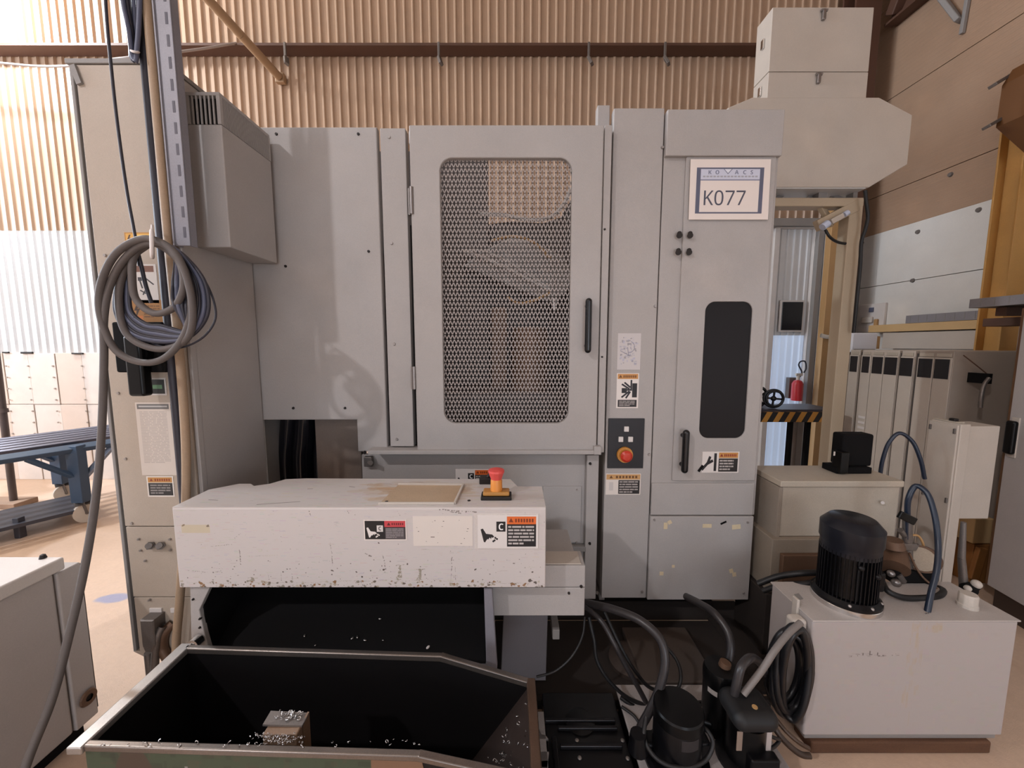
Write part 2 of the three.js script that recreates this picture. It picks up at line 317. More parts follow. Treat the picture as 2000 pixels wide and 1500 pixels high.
// lamps
function globe([x, y, z, cd, col, label]) {
  const t = thing('globe_lamp', label, 'lamp');
  const m = add('globe', ball(V(x, y, z), 0.16), std({ color: 0xffffff, emissive: col, emissiveIntensity: 3, roughness: 0.4 }), t); m.castShadow = false;
  add('stem', rod(V(x, y + 0.15, z), V(x, TOP - 0.05, z), 0.012), M.greyDark, t);
  add('canopy', rod(V(x, TOP - 0.06, z), V(x, TOP, z), 0.08), M.greyDark, t);
  const L = new THREE.PointLight(col, cd); L.position.set(x, y, z); L.castShadow = true; L.shadow.radius = 6; scene.add(L);
}
GLOBES.forEach(globe);
for (const [x, y, z, cd, half, col, label] of BAYS) {
  const t = thing('high_bay_lamp', label, 'lamp');
  add('reflector', lathe([[0.08, 0.3], [0.16, 0.26], [0.24, 0.12], [0.27, 0.0], [0.266, 0.0], [0.235, 0.12], [0.155, 0.25], [0.08, 0.29]], V(x, y, z), 40), M.greyDark, t);
  const bulb = add('bulb', ball(V(x, y + 0.09, z), 0.09), std({ color: 0xffffff, emissive: col, emissiveIntensity: 3, roughness: 0.4 }), t); bulb.castShadow = false;
  add('stem', rod(V(x, y + 0.28, z), V(x, TOP - 0.05, z), 0.03), M.greyDark, t);
  add('canopy', rod(V(x, TOP - 0.06, z), V(x, TOP, z), 0.1), M.greyDark, t);
  const L = new THREE.SpotLight(col, cd, 0, half * Math.PI / 180, 0.12); L.position.set(x, y - 0.02, z); L.target.position.set(x, 0, z); L.castShadow = true; L.shadow.radius = 6; scene.add(L, L.target);
}
for (const [x, z, lx, lz, I, col, label] of STRIPS) {
  const t = thing('fill_ceiling_lamp', label, 'lamp');
  add('housing', box(x - lx / 2 - 0.03, x + lx / 2 + 0.03, TOP - 0.11, TOP - 0.01, z - lz / 2 - 0.03, z + lz / 2 + 0.03, 0.01), M.white, t);
  add('diffuser', box(x - lx / 2, x + lx / 2, TOP - 0.125, TOP - 0.112, z - lz / 2, z + lz / 2), std({ color: 0xffffff, emissive: col, emissiveIntensity: 2.5 }), t);
  const L = new THREE.RectAreaLight(col, I, lx, lz); L.position.set(x, TOP - 0.14, z); L.lookAt(x, 0, z); scene.add(L);
}
// ---------------------------------------------------------------- printed labels
function print(w, h, draw) {
  const c = document.createElement('canvas'); c.width = w; c.height = h; const x = c.getContext('2d'); draw(x, w, h);
  const t = new THREE.CanvasTexture(c); t.colorSpace = THREE.SRGBColorSpace; return std({ map: t, roughness: 0.5 });
}
const bars = (x, x0, y0, w, h, n, col) => { x.fillStyle = col; for (let i = 0; i < n; i++) { let p = 0; const y = y0 + (i + 0.2) * h / n; while (p < w * 0.97) { const l = Math.min(rr(0.12, 0.4) * w, w - p); x.fillRect(x0 + p, y, l - 0.03 * w, 0.55 * h / n); p += l; if (i === n - 1 && p > 0.6 * w) break; } } };
const tri = (x, cx, cy, s, col) => { x.fillStyle = col; x.beginPath(); x.moveTo(cx, cy - s); x.lineTo(cx + s * 1.1, cy + s * 0.8); x.lineTo(cx - s * 1.1, cy + s * 0.8); x.fill(); };
const head = (x, X, Y, w, h, col, dark) => { x.fillStyle = col; x.fillRect(X, Y, w, h); tri(x, X + w * 0.14, Y + h * 0.5, h * 0.3, dark); x.fillStyle = dark; for (let i = 0; i < 7; i++) x.fillRect(X + w * (0.28 + i * 0.095), Y + h * 0.28, w * 0.06, h * 0.46); };
function hand(x, px, py, s, col, shank) { // a hand reaching down to rollers
  x.fillStyle = col; x.beginPath();
  for (const [a, b] of [[-0.5, -0.55], [-0.3, -0.62], [0.0, -0.16], [0.55, -0.1], [0.75, 0.08], [0.6, 0.2], [0.5, 0.12], [0.45, 0.3], [0.33, 0.16], [0.2, 0.34], [0.1, 0.3], [-0.1, 0.6], [-0.22, 0.55]]) x.lineTo(px + a * s, py + b * s);
  x.fill(); for (const [a, b] of [[0.85, 0.2], [0.78, 0.42], [1.0, 0.3], [0.66, 0.5]]) { x.beginPath(); x.arc(px + a * s, py + b * s, 0.09 * s, 0, 7); x.fill(); }
}
const P = {};
P.sign = print(1024, 800, (x, w, h) => {
  x.fillStyle = '#e6dbd4'; x.fillRect(0, 0, w, h);
  x.fillStyle = '#5d6074'; x.fillRect(85, 108, 850, 610); x.fillStyle = '#e6dbd4'; x.fillRect(137, 128, 748, 570);
  x.fillStyle = '#c9ccdc'; x.fillRect(137, 128, 748, 132); x.fillStyle = '#8a8ea4'; x.fillRect(137, 262, 748, 18);
  x.fillStyle = '#dcdfe8'; x.beginPath(); x.moveTo(430, 128); x.lineTo(530, 128); x.lineTo(480, 180); x.fill();
  x.strokeStyle = '#74788e'; x.lineWidth = 9; x.beginPath(); x.moveTo(428, 128); x.lineTo(480, 190); x.lineTo(532, 128); x.stroke();
  x.fillStyle = '#74788e'; x.font = 'bold 74px sans-serif'; x.textAlign = 'center'; x.textBaseline = 'middle';
  [['K', 250], ['O', 345], ['A', 590], ['C', 690], ['S', 780]].forEach(([t, p]) => x.fillText(t, p, 170));
  x.fillStyle = '#a7a7b0'; for (let i = 0; i < 16; i++) x.fillRect(165 + i * 44, 215, 33, 22);
  x.fillStyle = '#4d4f5c'; x.textBaseline = 'alphabetic'; x.textAlign = 'left'; x.font = '272px sans-serif';
  x.save(); x.translate(165, 605); x.scale(0.93, 1); x.fillText('K077', 0, 0); x.restore();
});
P.danger = print(512, 240, (x, w, h) => {
  x.fillStyle = '#e9dfd8'; x.fillRect(0, 0, w, h); x.fillStyle = '#1c1a1c'; x.fillRect(12, 12, w - 24, h - 24);
  x.fillStyle = '#c9474e'; x.fillRect(248, 12, 252, 72); tri(x, 300, 50, 20, '#5a1a1c'); x.fillStyle = '#6e2226'; for (let i = 0; i < 6; i++) x.fillRect(335 + i * 25, 36, 16, 26);
  x.fillStyle = '#5a5456'; x.fillRect(256, 92, 232, 130); bars(x, 264, 98, 216, 118, 6, '#8d8788');
  hand(x, 80, 150, 100, '#e6e0dc'); x.fillStyle = '#dcd6d2'; x.fillRect(155, 65, 75, 75); x.fillStyle = '#3a3638'; x.font = 'bold 62px sans-serif'; x.textAlign = 'center'; x.fillText('C', 192, 124);
});
function cWarn(x, w, h) {
  x.fillStyle = '#ded8d4'; x.fillRect(0, 0, w, h); x.fillStyle = '#171517'; x.fillRect(w * 0.485, h * 0.05, w * 0.48, h * 0.9);
  head(x, w * 0.485, h * 0.05, w * 0.48, h * 0.23, '#dd6a2c', '#7c3210'); bars(x, w * 0.505, h * 0.31, w * 0.44, h * 0.6, 6, '#b9b3b0');
  x.fillStyle = '#151315'; x.fillRect(w * 0.31, h * 0.2, w * 0.15, h * 0.3); x.fillStyle = '#eee'; x.font = `bold ${Math.round(h * 0.27)}px sans-serif`; x.textAlign = 'center'; x.fillText('C', w * 0.385, h * 0.45);
  hand(x, w * 0.14, h * 0.62, h * 0.34, '#1c1a1c');
}
P.cwarn = print(512, 270, cWarn);
P.warnWide = print(512, 300, (x, w, h) => { x.fillStyle = '#e3dad2'; x.fillRect(0, 0, w, h); head(x, 8, 10, w - 16, 74, '#c99a63', '#6b4420'); x.fillStyle = '#221d1d'; x.fillRect(186, 92, w - 200, 196); bars(x, 200, 100, w - 230, 180, 5, '#a8a09c'); x.fillStyle = '#cfc8c4'; x.fillRect(50, 120, 60, 120); });
P.pinch = print(256, 420, (x, w, h) => {
  x.fillStyle = '#e6ded8'; x.fillRect(0, 0, w, h); head(x, 10, 8, w - 20, 60, '#c98f4e', '#6b3f1a');
  x.fillStyle = '#1d1a1d'; x.fillRect(182, 120, 56, 170); x.fillRect(60, 178, 60, 60); x.lineWidth = 20; x.strokeStyle = '#26242a'; for (const [a, b, c, d] of [[60, 130, 150, 190], [90, 110, 160, 170], [170, 80, 170, 200], [60, 290, 150, 215], [110, 300, 160, 220], [100, 200, 180, 200]]) { x.beginPath(); x.moveTo(a, b); x.lineTo(c, d); x.stroke(); }
  x.fillStyle = '#2a2526'; x.fillRect(18, 320, w - 36, 86); bars(x, 34, 328, w - 68, 70, 4, '#a8a09c');
});
P.doorWarn = print(512, 260, (x, w, h) => {
  x.fillStyle = '#dfd8d3'; x.fillRect(0, 0, w, h); head(x, 230, 12, 265, 66, '#c68e4e', '#8a2e1e'); x.fillStyle = '#25201f'; x.fillRect(230, 84, 265, 164); bars(x, 244, 96, 200, 140, 4, '#b3aba7');
  x.fillStyle = '#1d1b1d'; x.fillRect(165, 20, 36, 220); x.lineWidth = 34; x.strokeStyle = '#1d1b1d'; x.beginPath(); x.moveTo(0, 225); x.lineTo(80, 140); x.lineTo(110, 60); x.stroke(); x.beginPath(); x.moveTo(70, 150); x.lineTo(150, 110); x.stroke();
});
P.faded = print(256, 400, (x, w, h) => { x.fillStyle = '#c9c3c2'; x.fillRect(0, 0, w, h); for (let i = 0; i < 70; i++) { x.fillStyle = ['rgba(150,150,172,0.45)', 'rgba(120,118,126,0.5)', 'rgba(172,172,196,0.5)'][i % 3]; x.fillRect(rr(20, 200), rr(40, 330), rr(8, 34), rr(6, 30)); } x.strokeStyle = 'rgba(110,110,130,0.6)'; x.lineWidth = 8; x.beginPath(); x.arc(125, 150, 62, -1.2, 1.6); x.stroke(); x.beginPath(); x.moveTo(30, 190); x.lineTo(125, 240); x.lineTo(110, 150); x.stroke(); });
P.blank = print(512, 256, (x, w, h) => { x.fillStyle = '#dcd3cb'; x.fillRect(0, 0, w, h); x.fillStyle = '#5b5350'; for (let i = 0; i < 14; i++) x.fillRect(rr(20, 480), rr(20, 240), rr(3, 14), rr(2, 6)); x.fillRect(150, 176, 34, 6); });
P.yellow = print(256, 128, (x, w, h) => { x.fillStyle = '#d8a24a'; x.fillRect(0, 0, w, h); x.strokeStyle = '#8a5a26'; x.lineWidth = 5; x.strokeRect(6, 6, w - 12, h - 12); x.fillStyle = '#4e3014'; x.beginPath(); x.moveTo(40, 24); x.lineTo(22, 72); x.lineTo(36, 70); x.lineTo(28, 112); x.lineTo(56, 58); x.lineTo(42, 60); x.lineTo(54, 24); x.fill(); x.fillStyle = '#e6bd62'; x.fillRect(84, 22, 158, 38); });
P.orange = print(256, 196, (x, w, h) => { x.fillStyle = '#a8763c'; x.fillRect(0, 0, w, h); x.fillStyle = '#3d2612'; x.beginPath(); x.moveTo(60, 30); x.lineTo(34, 90); x.lineTo(54, 86); x.lineTo(44, 150); x.lineTo(84, 70); x.lineTo(62, 74); x.lineTo(78, 30); x.fill(); x.fillStyle = '#d07a3a'; x.fillRect(30, 130, 70, 34); bars(x, 110, 40, 130, 110, 5, '#7a5228'); });
P.whiteHead = print(200, 420, (x, w, h) => { x.fillStyle = '#d6d0cb'; x.fillRect(0, 0, w, h); x.fillStyle = '#7a5240'; x.fillRect(30, 18, w - 50, 66); x.fillStyle = '#3a3436'; x.lineWidth = 12; x.strokeStyle = '#3a3436'; for (const [a, b, c, d] of [[60, 150, 80, 260], [110, 150, 170, 220], [60, 280, 120, 330], [110, 260, 80, 330]]) { x.beginPath(); x.moveTo(a, b); x.lineTo(c, d); x.stroke(); } x.fillRect(50, 140, 50, 40); });
P.plate = print(256, 150, (x, w, h) => { x.fillStyle = '#c9c5c0'; x.fillRect(0, 0, w, h); x.fillStyle = '#1c211f'; x.fillRect(14, 14, w - 28, h - 28); x.fillStyle = '#5f8a66'; x.fillRect(110, 60, 110, 34); x.fillStyle = '#d8d8d6'; x.fillRect(96, 60, 26, 26); });
P.sheet = print(300, 560, (x, w, h) => { x.fillStyle = '#cfc3b8'; x.fillRect(0, 0, w, h); x.fillStyle = '#6a6866'; x.fillRect(14, 12, w - 28, 38); x.fillStyle = '#b4b2b0'; x.fillRect(28, 24, w - 56, 12); bars(x, 30, 66, w - 60, 400, 34, '#b5aaa2'); });
P.warnBlock = print(300, 220, (x, w, h) => { x.fillStyle = '#ddd5cc'; x.fillRect(0, 0, w, h); head(x, 14, 12, w - 28, 54, '#b98548', '#8a3a20'); x.fillStyle = '#33302f'; x.fillRect(14, 72, w - 28, 134); bars(x, 34, 84, w - 68, 110, 4, '#8a8582'); });
P.hazard = print(1024, 96, (x, w, h) => { x.fillStyle = '#17161a'; x.fillRect(0, 0, w, h); x.fillStyle = '#c48c3c'; for (let i = -1; i < 9; i++) { x.beginPath(); x.moveTo(i * 128, h); x.lineTo(i * 128 + 60, 0); x.lineTo(i * 128 + 124, 0); x.lineTo(i * 128 + 64, h); x.fill(); } });
P.redSign = print(200, 300, (x, w, h) => { x.fillStyle = '#c9bfb6'; x.fillRect(0, 0, w, h); x.fillStyle = '#b8404a'; x.beginPath(); x.arc(110, 58, 46, 0, 7); x.fill(); x.fillStyle = '#e8dcd8'; x.fillRect(78, 48, 64, 16); bars(x, 40, 120, 130, 80, 4, '#a5a3ac'); });
function sticker(name, m, f, d, parent, label, t = 0.0012) {
  const g = new THREE.BoxGeometry(f[1] - f[0], f[3] - f[2], t).translate((f[0] + f[1]) / 2, (f[2] + f[3]) / 2, -d + t / 2 - 0.0001);
  const o = add(name, g, m, parent, true); if (label) o.userData.label = label; return o;
}
const screwAt = (px, py, d, r = 0.0075, dark) => { const p = W(px, py, d); return rod(V(p.x, p.y, p.z - 0.004), V(p.x, p.y, p.z + 0.005), r, r * 0.75, 10); };
const screws = (list, d, parent, m = M.screw, r) => { for (const [px, py] of list) add('screw', screwAt(px, py, d, r), m, parent); };

// ---------------------------------------------------------------- the machining centre
const D = 2.0;
{
  const t = thing('machining_center', 'big grey enclosed machine tool with a mesh door, right tower and bolted sheet panels', 'machine');
  // left panel, an L in outline
  const xa = -1.372, x745 = wx(746, 560, D), x697 = wx(698, 850, D);
  add('side_panel', plate([[xa, wy(820, D)], [x697, wy(820, D)], [x697, wy(882, D)], [x745, wy(882, D)], [x745, wy(248, D)], [xa, wy(248, D)]], D, 0.04, 0.004), M.grey, t);
  screws([[540, 262], [700, 262], [573, 797], [674, 797], [720, 491], [558, 520]], D, t, M.screwDark, 0.008);
  add('filler_strip', slab(F(752, 800, 250, 872, D - 0.012), D - 0.012, 0.05, 0.004), M.grey, t);
  screws([[760, 268], [765, 475], [770, 672], [775, 858]], D - 0.012, t, M.screw, 0.009);
  // inside walls, floor and the machine's own bed
  const xr = wx(1187, 690, D), yB = wy(1168, D);
  add('inner_wall', [box(xa, xa + 0.03, 0.2, wy(252, D), -2.05, -3.3, 0)], M.greyDark, t);
  add('inner_wall', [box(wx(868, 560, 2.75) - 0.5, wx(953, 400, 2.75), 0.5, 2.95, -2.75, -2.85, 0.004)], M.inside, t);
  add('inner_wall', [box(xr + 0.0, xr + 0.03, 0.2, wy(230, D), -2.05, -3.0, 0)], M.greyDark, t);
  {
    const d = 2.8, pts = outline([[940, 440], [1000, 432], [1060, 436], [1095, 425], [1118, 385], [1126, 360], [1240, 358], [1240, 1000], [940, 1000]], d);
    add('rear_panel', plate(pts, d, 0.04, 0.002), M.inside, t);
    const clear = new THREE.MeshPhysicalMaterial({ color: 0xc8c3bf, roughness: 0.08, clearcoat: 1, transmission: 0.4, thickness: 0, ior: 1.45 });  // pale tint holds the bright reflections of the crumpled plastic
    const rim = add('sheet_edge', hose([[938, 418, 2.74], [985, 420, 2.74], [1030, 429, 2.74], [1075, 424, 2.74], [1100, 400, 2.74], [1115, 368, 2.74]], 0.014), clear, t);
    rim.userData.label = 'curved edge of a clear sheet inside the machine, its glint put into the pale colour';
    add('spindle_cover', plate(outline([[938, 492], [1000, 462], [1040, 470], [1100, 500], [1122, 540], [1105, 575], [1070, 590], [905, 520]], 2.6), 2.6, 0.2, 0.01), M.greyDark, t);
    const hl = clear;
    add('plastic_glint', hose([[905, 492, 2.5], [930, 498, 2.5], [985, 522, 2.5], [1040, 550, 2.5], [1075, 567, 2.5]], 0.013), hl, t);
    add('plastic_glint', hose([[905, 490, 2.5], [940, 490, 2.5], [985, 508, 2.5], [1030, 535, 2.5], [1072, 562, 2.5]], 0.008), hl, t);
    add('coolant_pipe', hose([[990, 580, 2.5], [1012, 592, 2.5], [1040, 588, 2.5], [1075, 572, 2.5]], 0.009), M.tanSteel, t);
    add('coolant_pipe', hose([[960, 470, 2.56], [1005, 462, 2.52], [1045, 475, 2.52], [1075, 505, 2.52]], 0.009), M.tanSteel, t);
    add('nozzle', rod(W(1082, 586, 2.45), W(1083, 610, 2.42), 0.026, 0.005, 12), M.bright, t);
    add('workpiece_table', box(-0.45, 0.55, 0.55, wy(760, 2.5), -2.35, -2.9, 0.02), M.inside, t);
    add('rusty_column', [rod(W(1035, 640, 2.5), W(1035, 800, 2.5), 0.11, 0.13, 24), box(wx(960, 700, 2.6), wx(990, 700, 2.6), wy(780, 2.6), wy(600, 2.6), -2.6, -2.75, 0.01)], M.cast, t);
    add('bed', box(xa, 1.25, 0.12, 0.55, -2.3, -3.4, 0.01), M.oily, t);
    add('bed', box(-1.3, 1.2, 0.0, 0.12, -2.15, -3.4, 0), M.oily, t);
    add('bed', box(1.2, 1.475, 0.0, 0.62, -2.66, -2.73, 0), M.oily, t);  // dark panel added to keep the space under the tower dark
  }
  // way cover seen in the opening under the left panel
  {
    const lo = wy(960, 2.05), hi = wy(815, 2.05);
    add('way_cover', box(xa + 0.03, wx(656, 880, 2.3), lo - 0.3, hi + 0.1, -2.33, -2.36, 0), M.black, t);
    for (const [px, r] of [[560, 0.05], [592, 0.06], [638, 0.075]]) { const p = W(px, 880, 2.2); add('bellows_roll', tube([V(p.x + 0.05, hi + 0.1, -2.2), V(p.x + 0.012, (lo + hi) / 2 + 0.03, -2.2), V(p.x, (lo + hi) / 2 - 0.05, -2.2), V(p.x, lo - 0.2, -2.2)], r, 24, 20), std({ color: 0x141318, roughness: 0.16 }), t); }
    add('chip_guard', box(wx(650, 880, 2.25), wx(730, 880, 2.25), lo - 0.3, hi + 0.1, -2.06, -2.09, 0.003), std({ map: mottled(0x6f6259, 22, 10, 8), roughness: 0.5 }), t);
  }
  // mesh door
  const dD = 1.95, f = F(807, 1172, 244, 879, dD), w = F(863, 1114, 308, 827, dD);
  {
    const s = new THREE.Shape(); roundRect(s, f[0], f[1], f[2], f[3], 0.006);
    const h = new THREE.Path(); roundRect(h, w[0], w[1], w[2], w[3], 0.062); s.holes.push(h);
    const door = add('door', new THREE.ExtrudeGeometry(s, { depth: 0.028, bevelEnabled: true, bevelThickness: 0.003, bevelSize: 0.003, bevelOffset: -0.003, bevelSegments: 1, curveSegments: 12 }).translate(0, 0, -dD - 0.031), M.grey, t);
    door.userData.label = 'grey door with a tall rounded mesh window';
    const cx = 0.0188, cy = 0.0475, gs = [], ax = w[0] - 0.02, bx = w[1] + 0.02, ay = w[2] - 0.02, by = w[3] + 0.02;
    const proto = new THREE.BoxGeometry(0.0041, Math.hypot(cx / 2, cy / 2) + 0.003, 0.003), an = Math.atan2(cx / 2, cy / 2);
    const lean = [proto.clone().rotateZ(an), proto.clone().rotateZ(-an)];
    const pos = [], nor = [], uvs = [];
    const L = lean.map(g => g.toNonIndexed());
    for (let i = 0; ax + i * cx / 2 < bx; i++) for (let j = 0; ay + j * cy / 2 < by; j++) {
      const g = L[(i + j) % 2], p = g.attributes.position, n = g.attributes.normal, X = ax + (i + 0.5) * cx / 2, Y = ay + (j + 0.5) * cy / 2;
      for (let k = 0; k < p.count; k++) { pos.push(p.getX(k) + X, p.getY(k) + Y, p.getZ(k) - dD - 0.024); nor.push(n.getX(k), n.getY(k), n.getZ(k)); uvs.push(0, 0); }
    }
    const g = new THREE.BufferGeometry(); g.setAttribute('position', new THREE.Float32BufferAttribute(pos, 3)); g.setAttribute('normal', new THREE.Float32BufferAttribute(nor, 3)); g.setAttribute('uv', new THREE.Float32BufferAttribute(uvs, 2));
    const mesh = add('mesh_screen', g, std({ color: 0xaaa09b, roughness: 0.45, metalness: 0.1 }), door, true); mesh.userData.kind = 'stuff'; mesh.userData.label = 'expanded metal mesh';
    const hp = W(1146, 637, dD), hy = 0.118;
    const hg = [rod(V(hp.x, hp.y - hy, hp.z + 0.04), V(hp.x, hp.y + hy, hp.z + 0.04), 0.0165, 0.0165, 20), ball(V(hp.x, hp.y + hy, hp.z + 0.04), 0.0165), ball(V(hp.x, hp.y - hy, hp.z + 0.04), 0.0165), rod(V(hp.x, hp.y + hy - 0.02, hp.z - 0.005), V(hp.x, hp.y + hy - 0.02, hp.z + 0.04), 0.012), rod(V(hp.x, hp.y - hy + 0.02, hp.z - 0.005), V(hp.x, hp.y - hy + 0.02, hp.z + 0.04), 0.012)];
    add('handle', hg, std({ color: 0x101013, roughness: 0.22 }), door).userData.label = 'black bar handle';
    for (const [a, b, px] of [[365, 418, 803], [716, 760, 808]]) { const p = W(px, a, dD), q = W(px, b, dD); add('hinge', [rod(V(p.x, p.y, p.z - 0.002), V(p.x, q.y, p.z - 0.002), 0.011), box(p.x - 0.02, p.x + 0.015, q.y, p.y, p.z - 0.03, p.z - 0.012, 0.001)], M.steel, door); }
  }
  add('gap_post', box(wx(800, 560, 2.03), wx(806, 560, 2.03), wy(880, 2.03), wy(440, 2.03), -2.03, -2.06, 0), M.gap, t);
  add('door_stop', [slab(F(800, 808, 260, 285, 2.0), 1.98, 0.03)], M.grey, t);
  add('door_frame', box(wx(1174, 560, dD + 0.012), wx(1188, 560, dD + 0.012), wy(884, dD + 0.012), wy(244, dD + 0.012), -dD - 0.012, -2.06, 0.003), M.grey, t);
  screws([[1181, 448], [1176, 697]], dD + 0.012, t, M.screwDark, 0.006);
  add('corner_post', slab(F(1166, 1190, 205, 330, 2.04), 2.04, 0.05), M.grey, t);
  add('ledge', [slab(F(718, 1172, 880, 888, 1.93), 1.93, 0.1, 0.003), slab([wx(1160, 885, 1.93), wx(1174, 885, 1.93), wy(888, 1.93), wy(872, 1.93)], 1.925, 0.1, 0.003)], M.grey, t);
  screws([[712, 884], [755, 884], [1173, 886]], 1.99, t, M.screwDark, 0.01);
  screws([[1153, 906], [1152, 1062]], 1.985, t, M.screwDark, 0.008);
  // panels under the door
  add('lower_panel', slab(F(712, 1141, 888, 1172, 2.03), 2.03, 0.03, 0.003), M.grey, t);
  add('cover_plate', slab(F(1060, 1135, 950, 1060, 2.02), 2.022, 0.01, 0.002), M.grey, t);
  screws([[1127, 957], [1126, 1060]], 2.02, t, M.screw, 0.006);
  add('lock_bracket', [slab(F(710, 726, 893, 912, 2.0), 2.0, 0.03, 0.004), rod(W(722, 903, 2.0), W(724, 904, 1.97), 0.012)], M.steelDull, t);
  add('upright_strip', slab(F(1143, 1166, 888, 1168, 2.0), 1.99, 0.05, 0.004), M.grey, t);
  add('rail', slab([wx(1066, 1066, 2.0), wx(1145, 1066, 2.0), wy(1076, 2.0), wy(1066, 2.0)], 1.99, 0.03, 0.003), M.greyDark, t);
  sticker('warning_label', P.cwarn, F(890, 968, 916, 956, 2.03), 2.03, t, 'chip warning label, half hidden behind the white cover');
  // column panel
  add('column_panel', slab([xr, wx(1280, 690, D), yB, wy(211, D)], D, 0.05, 0.004), M.grey, t);
  screws([[1294, 288], [1280, 598], [1268, 888], [1166, 1158], [1254, 1156]], D - 0.002, t, M.screw, 0.0085);
  // right tower
  const xt0 = wx(1282, 690, D), xt1 = 1.316, xt2 = wx(1497, 660, D);
  add('tower_panel', box(xt0, xt2, wy(1006, D), wy(300, D), -D + 0.0, -D - 0.06, 0.004), M.grey, t);
  add('tower_side', box(xt2 - 0.03, xt2, yB, wy(214, D), -D - 0.05, -2.62, 0.003), M.grey, t);
  add('tower_side', box(xt0, xt2 - 0.03, yB, wy(214, D), -2.6, -2.64, 0.003), M.greyDark, t);
  add('tower_head', box(xt0, xt1, wy(304, 1.975), wy(213, 1.975), -1.975, -2.62, 0.005), M.grey, t);
  add('tower_cover', box(xt0 + 0.0, wx(1470, 975, D), wy(1006, 1.99), wy(944, 1.99), -1.99, -2.06, 0.003), M.grey, t);
  const bp = add('access_panel', box(xt0 - 0.003, wx(1467, 1090, 1.985), yB, wy(1009, 1.985), -1.985, -2.06, 0.003), M.grey, t);
  add('tower_floor', box(xr, xt2, yB, yB + 0.03, -2.05, -2.62), M.blackMatt, t);
  const tape = std({ map: mottled(0xd4c3a2, 14, 10, 8), roughness: 0.7 });
  for (const [px, py, w2, h2, a] of [[1300, 1027, 8, 14, 0], [1308, 1020, 8, 8, 0.5], [1381, 1027, 19, 8, 0], [1438, 1029, 18, 10, 0.1], [1292, 1120, 8, 8, 0], [1428, 1115, 8, 9, 0.3], [1434, 1122, 8, 9, 0.2], [1315, 1106, 6, 6, 0]]) {
    const p = W(px, py, 1.985), s = 2 / 780; add('tape_residue', new THREE.BoxGeometry(w2 * s, h2 * s, 0.0012).rotateZ(a).translate(p.x, p.y, p.z + 0.0006), tape, bp);
  }
  { const p = W(1413, 1021, 1.985); add('tape_residue', new THREE.BoxGeometry(0.034, 0.01, 0.0012).rotateZ(0.45).translate(p.x, p.y, p.z + 0.0006), M.blackMatt, bp); }
  screws([[1278, 1015], [1460, 1020], [1452, 1158]], 1.985, t, M.screw, 0.007);
  screws([[1475, 840]], D, t, M.screwDark, 0.006);
  // tower door with its dark window
  {
    const d = 1.988, df = [wx(1327, 620, d), wx(1496, 620, d), wy(939, d), wy(306, d)], wf = F(1372, 1463, 589, 856, d);
    const s = new THREE.Shape(); roundRect(s, df[0], df[1], df[2], df[3], 0.006); const h = new THREE.Path(); roundRect(h, wf[0], wf[1], wf[2], wf[3], 0.05); s.holes.push(h);
    const door = add('door', new THREE.ExtrudeGeometry(s, { depth: 0.008, bevelEnabled: true, bevelThickness: 0.002, bevelSize: 0.002, bevelOffset: -0.002, bevelSegments: 1, curveSegments: 12 }).translate(0, 0, -d - 0.010), M.grey, t);
    door.userData.label = 'narrow tower door with a dark rounded window';
    const ws = new THREE.Shape(); roundRect(ws, wf[0] - 0.004, wf[1] + 0.004, wf[2] - 0.004, wf[3] + 0.004, 0.05);
    add('window_pane', new THREE.ExtrudeGeometry(ws, { depth: 0.003, bevelEnabled: false, curveSegments: 12 }).translate(0, 0, -d - 0.0108), new THREE.MeshPhysicalMaterial({ color: 0x1a181b, roughness: 0.3, specularIntensity: 0.5 }), door);
    const hp = W(1332, 878, d), hy = 0.098;
    add('handle', [rod(V(hp.x, hp.y - hy, hp.z + 0.04), V(hp.x, hp.y + hy, hp.z + 0.04), 0.0175, 0.0175, 20), ball(V(hp.x, hp.y + hy, hp.z + 0.04), 0.0175), ball(V(hp.x, hp.y - hy, hp.z + 0.04), 0.0175), rod(V(hp.x, hp.y + hy - 0.02, hp.z - 0.005), V(hp.x, hp.y + hy - 0.02, hp.z + 0.04), 0.012), rod(V(hp.x, hp.y - hy + 0.02, hp.z - 0.005), V(hp.x, hp.y - hy + 0.02, hp.z + 0.04), 0.012)], std({ color: 0x101013, roughness: 0.25 }), door).userData.label = 'black bar handle';
    for (const [px, py] of [[1327, 456], [1348, 456], [1325, 489], [1346, 489]]) add('latch_bolt', [rod(W(px, py, d + 0.008), W(px, py, d - 0.016), 0.011), rod(W(px, py + 4, d - 0.012), W(px, py + 4, d - 0.02), 0.014)], M.screwDark, door);
    sticker('warning_label', P.doorWarn, F(1371, 1443, 882, 923, d), d, door, 'door warning label with a reaching figure');
    const fl = F(1365, 1372, 908, 922, d); add('tape_residue', bar(W(1364, 921, d - 0.001), W(1373, 909, d - 0.001), 0.014, 0.001), M.blackMatt, door);
  }
  sticker('warning_label', P.faded, F(1206, 1251, 651, 722, D), D, t, 'faded bluish paper label');
  sticker('warning_label', P.pinch, F(1204, 1247, 729, 797, D), D, t, 'pinch warning label with a crushed hand');
  sticker('warning_label', P.warnWide, F(1183, 1251, 925, 966, D), D, t, 'wide text warning label under the control plate');
  // control plate
  {
    const c = F(1187, 1257, 817, 914, D), cp = add('control_plate', slab(c, D - 0.006, 0.012, 0.002), std({ color: 0x17171d, roughness: 0.45 }), t);
    for (const [px, py] of [[1223, 838], [1212, 858], [1231, 858]]) { const b = F(px - 4, px + 5, py - 5, py + 5, 1.99); add('button', slab(b, 1.985, 0.014, 0.002), M.plasticClear, cp); }
    const p = W(1220, 888, 1.99);
    add('button_ring', rod(V(p.x, p.y, p.z), V(p.x, p.y, p.z + 0.012), 0.043, 0.041, 32), std({ color: 0xc98a3c, roughness: 0.4 }), cp);
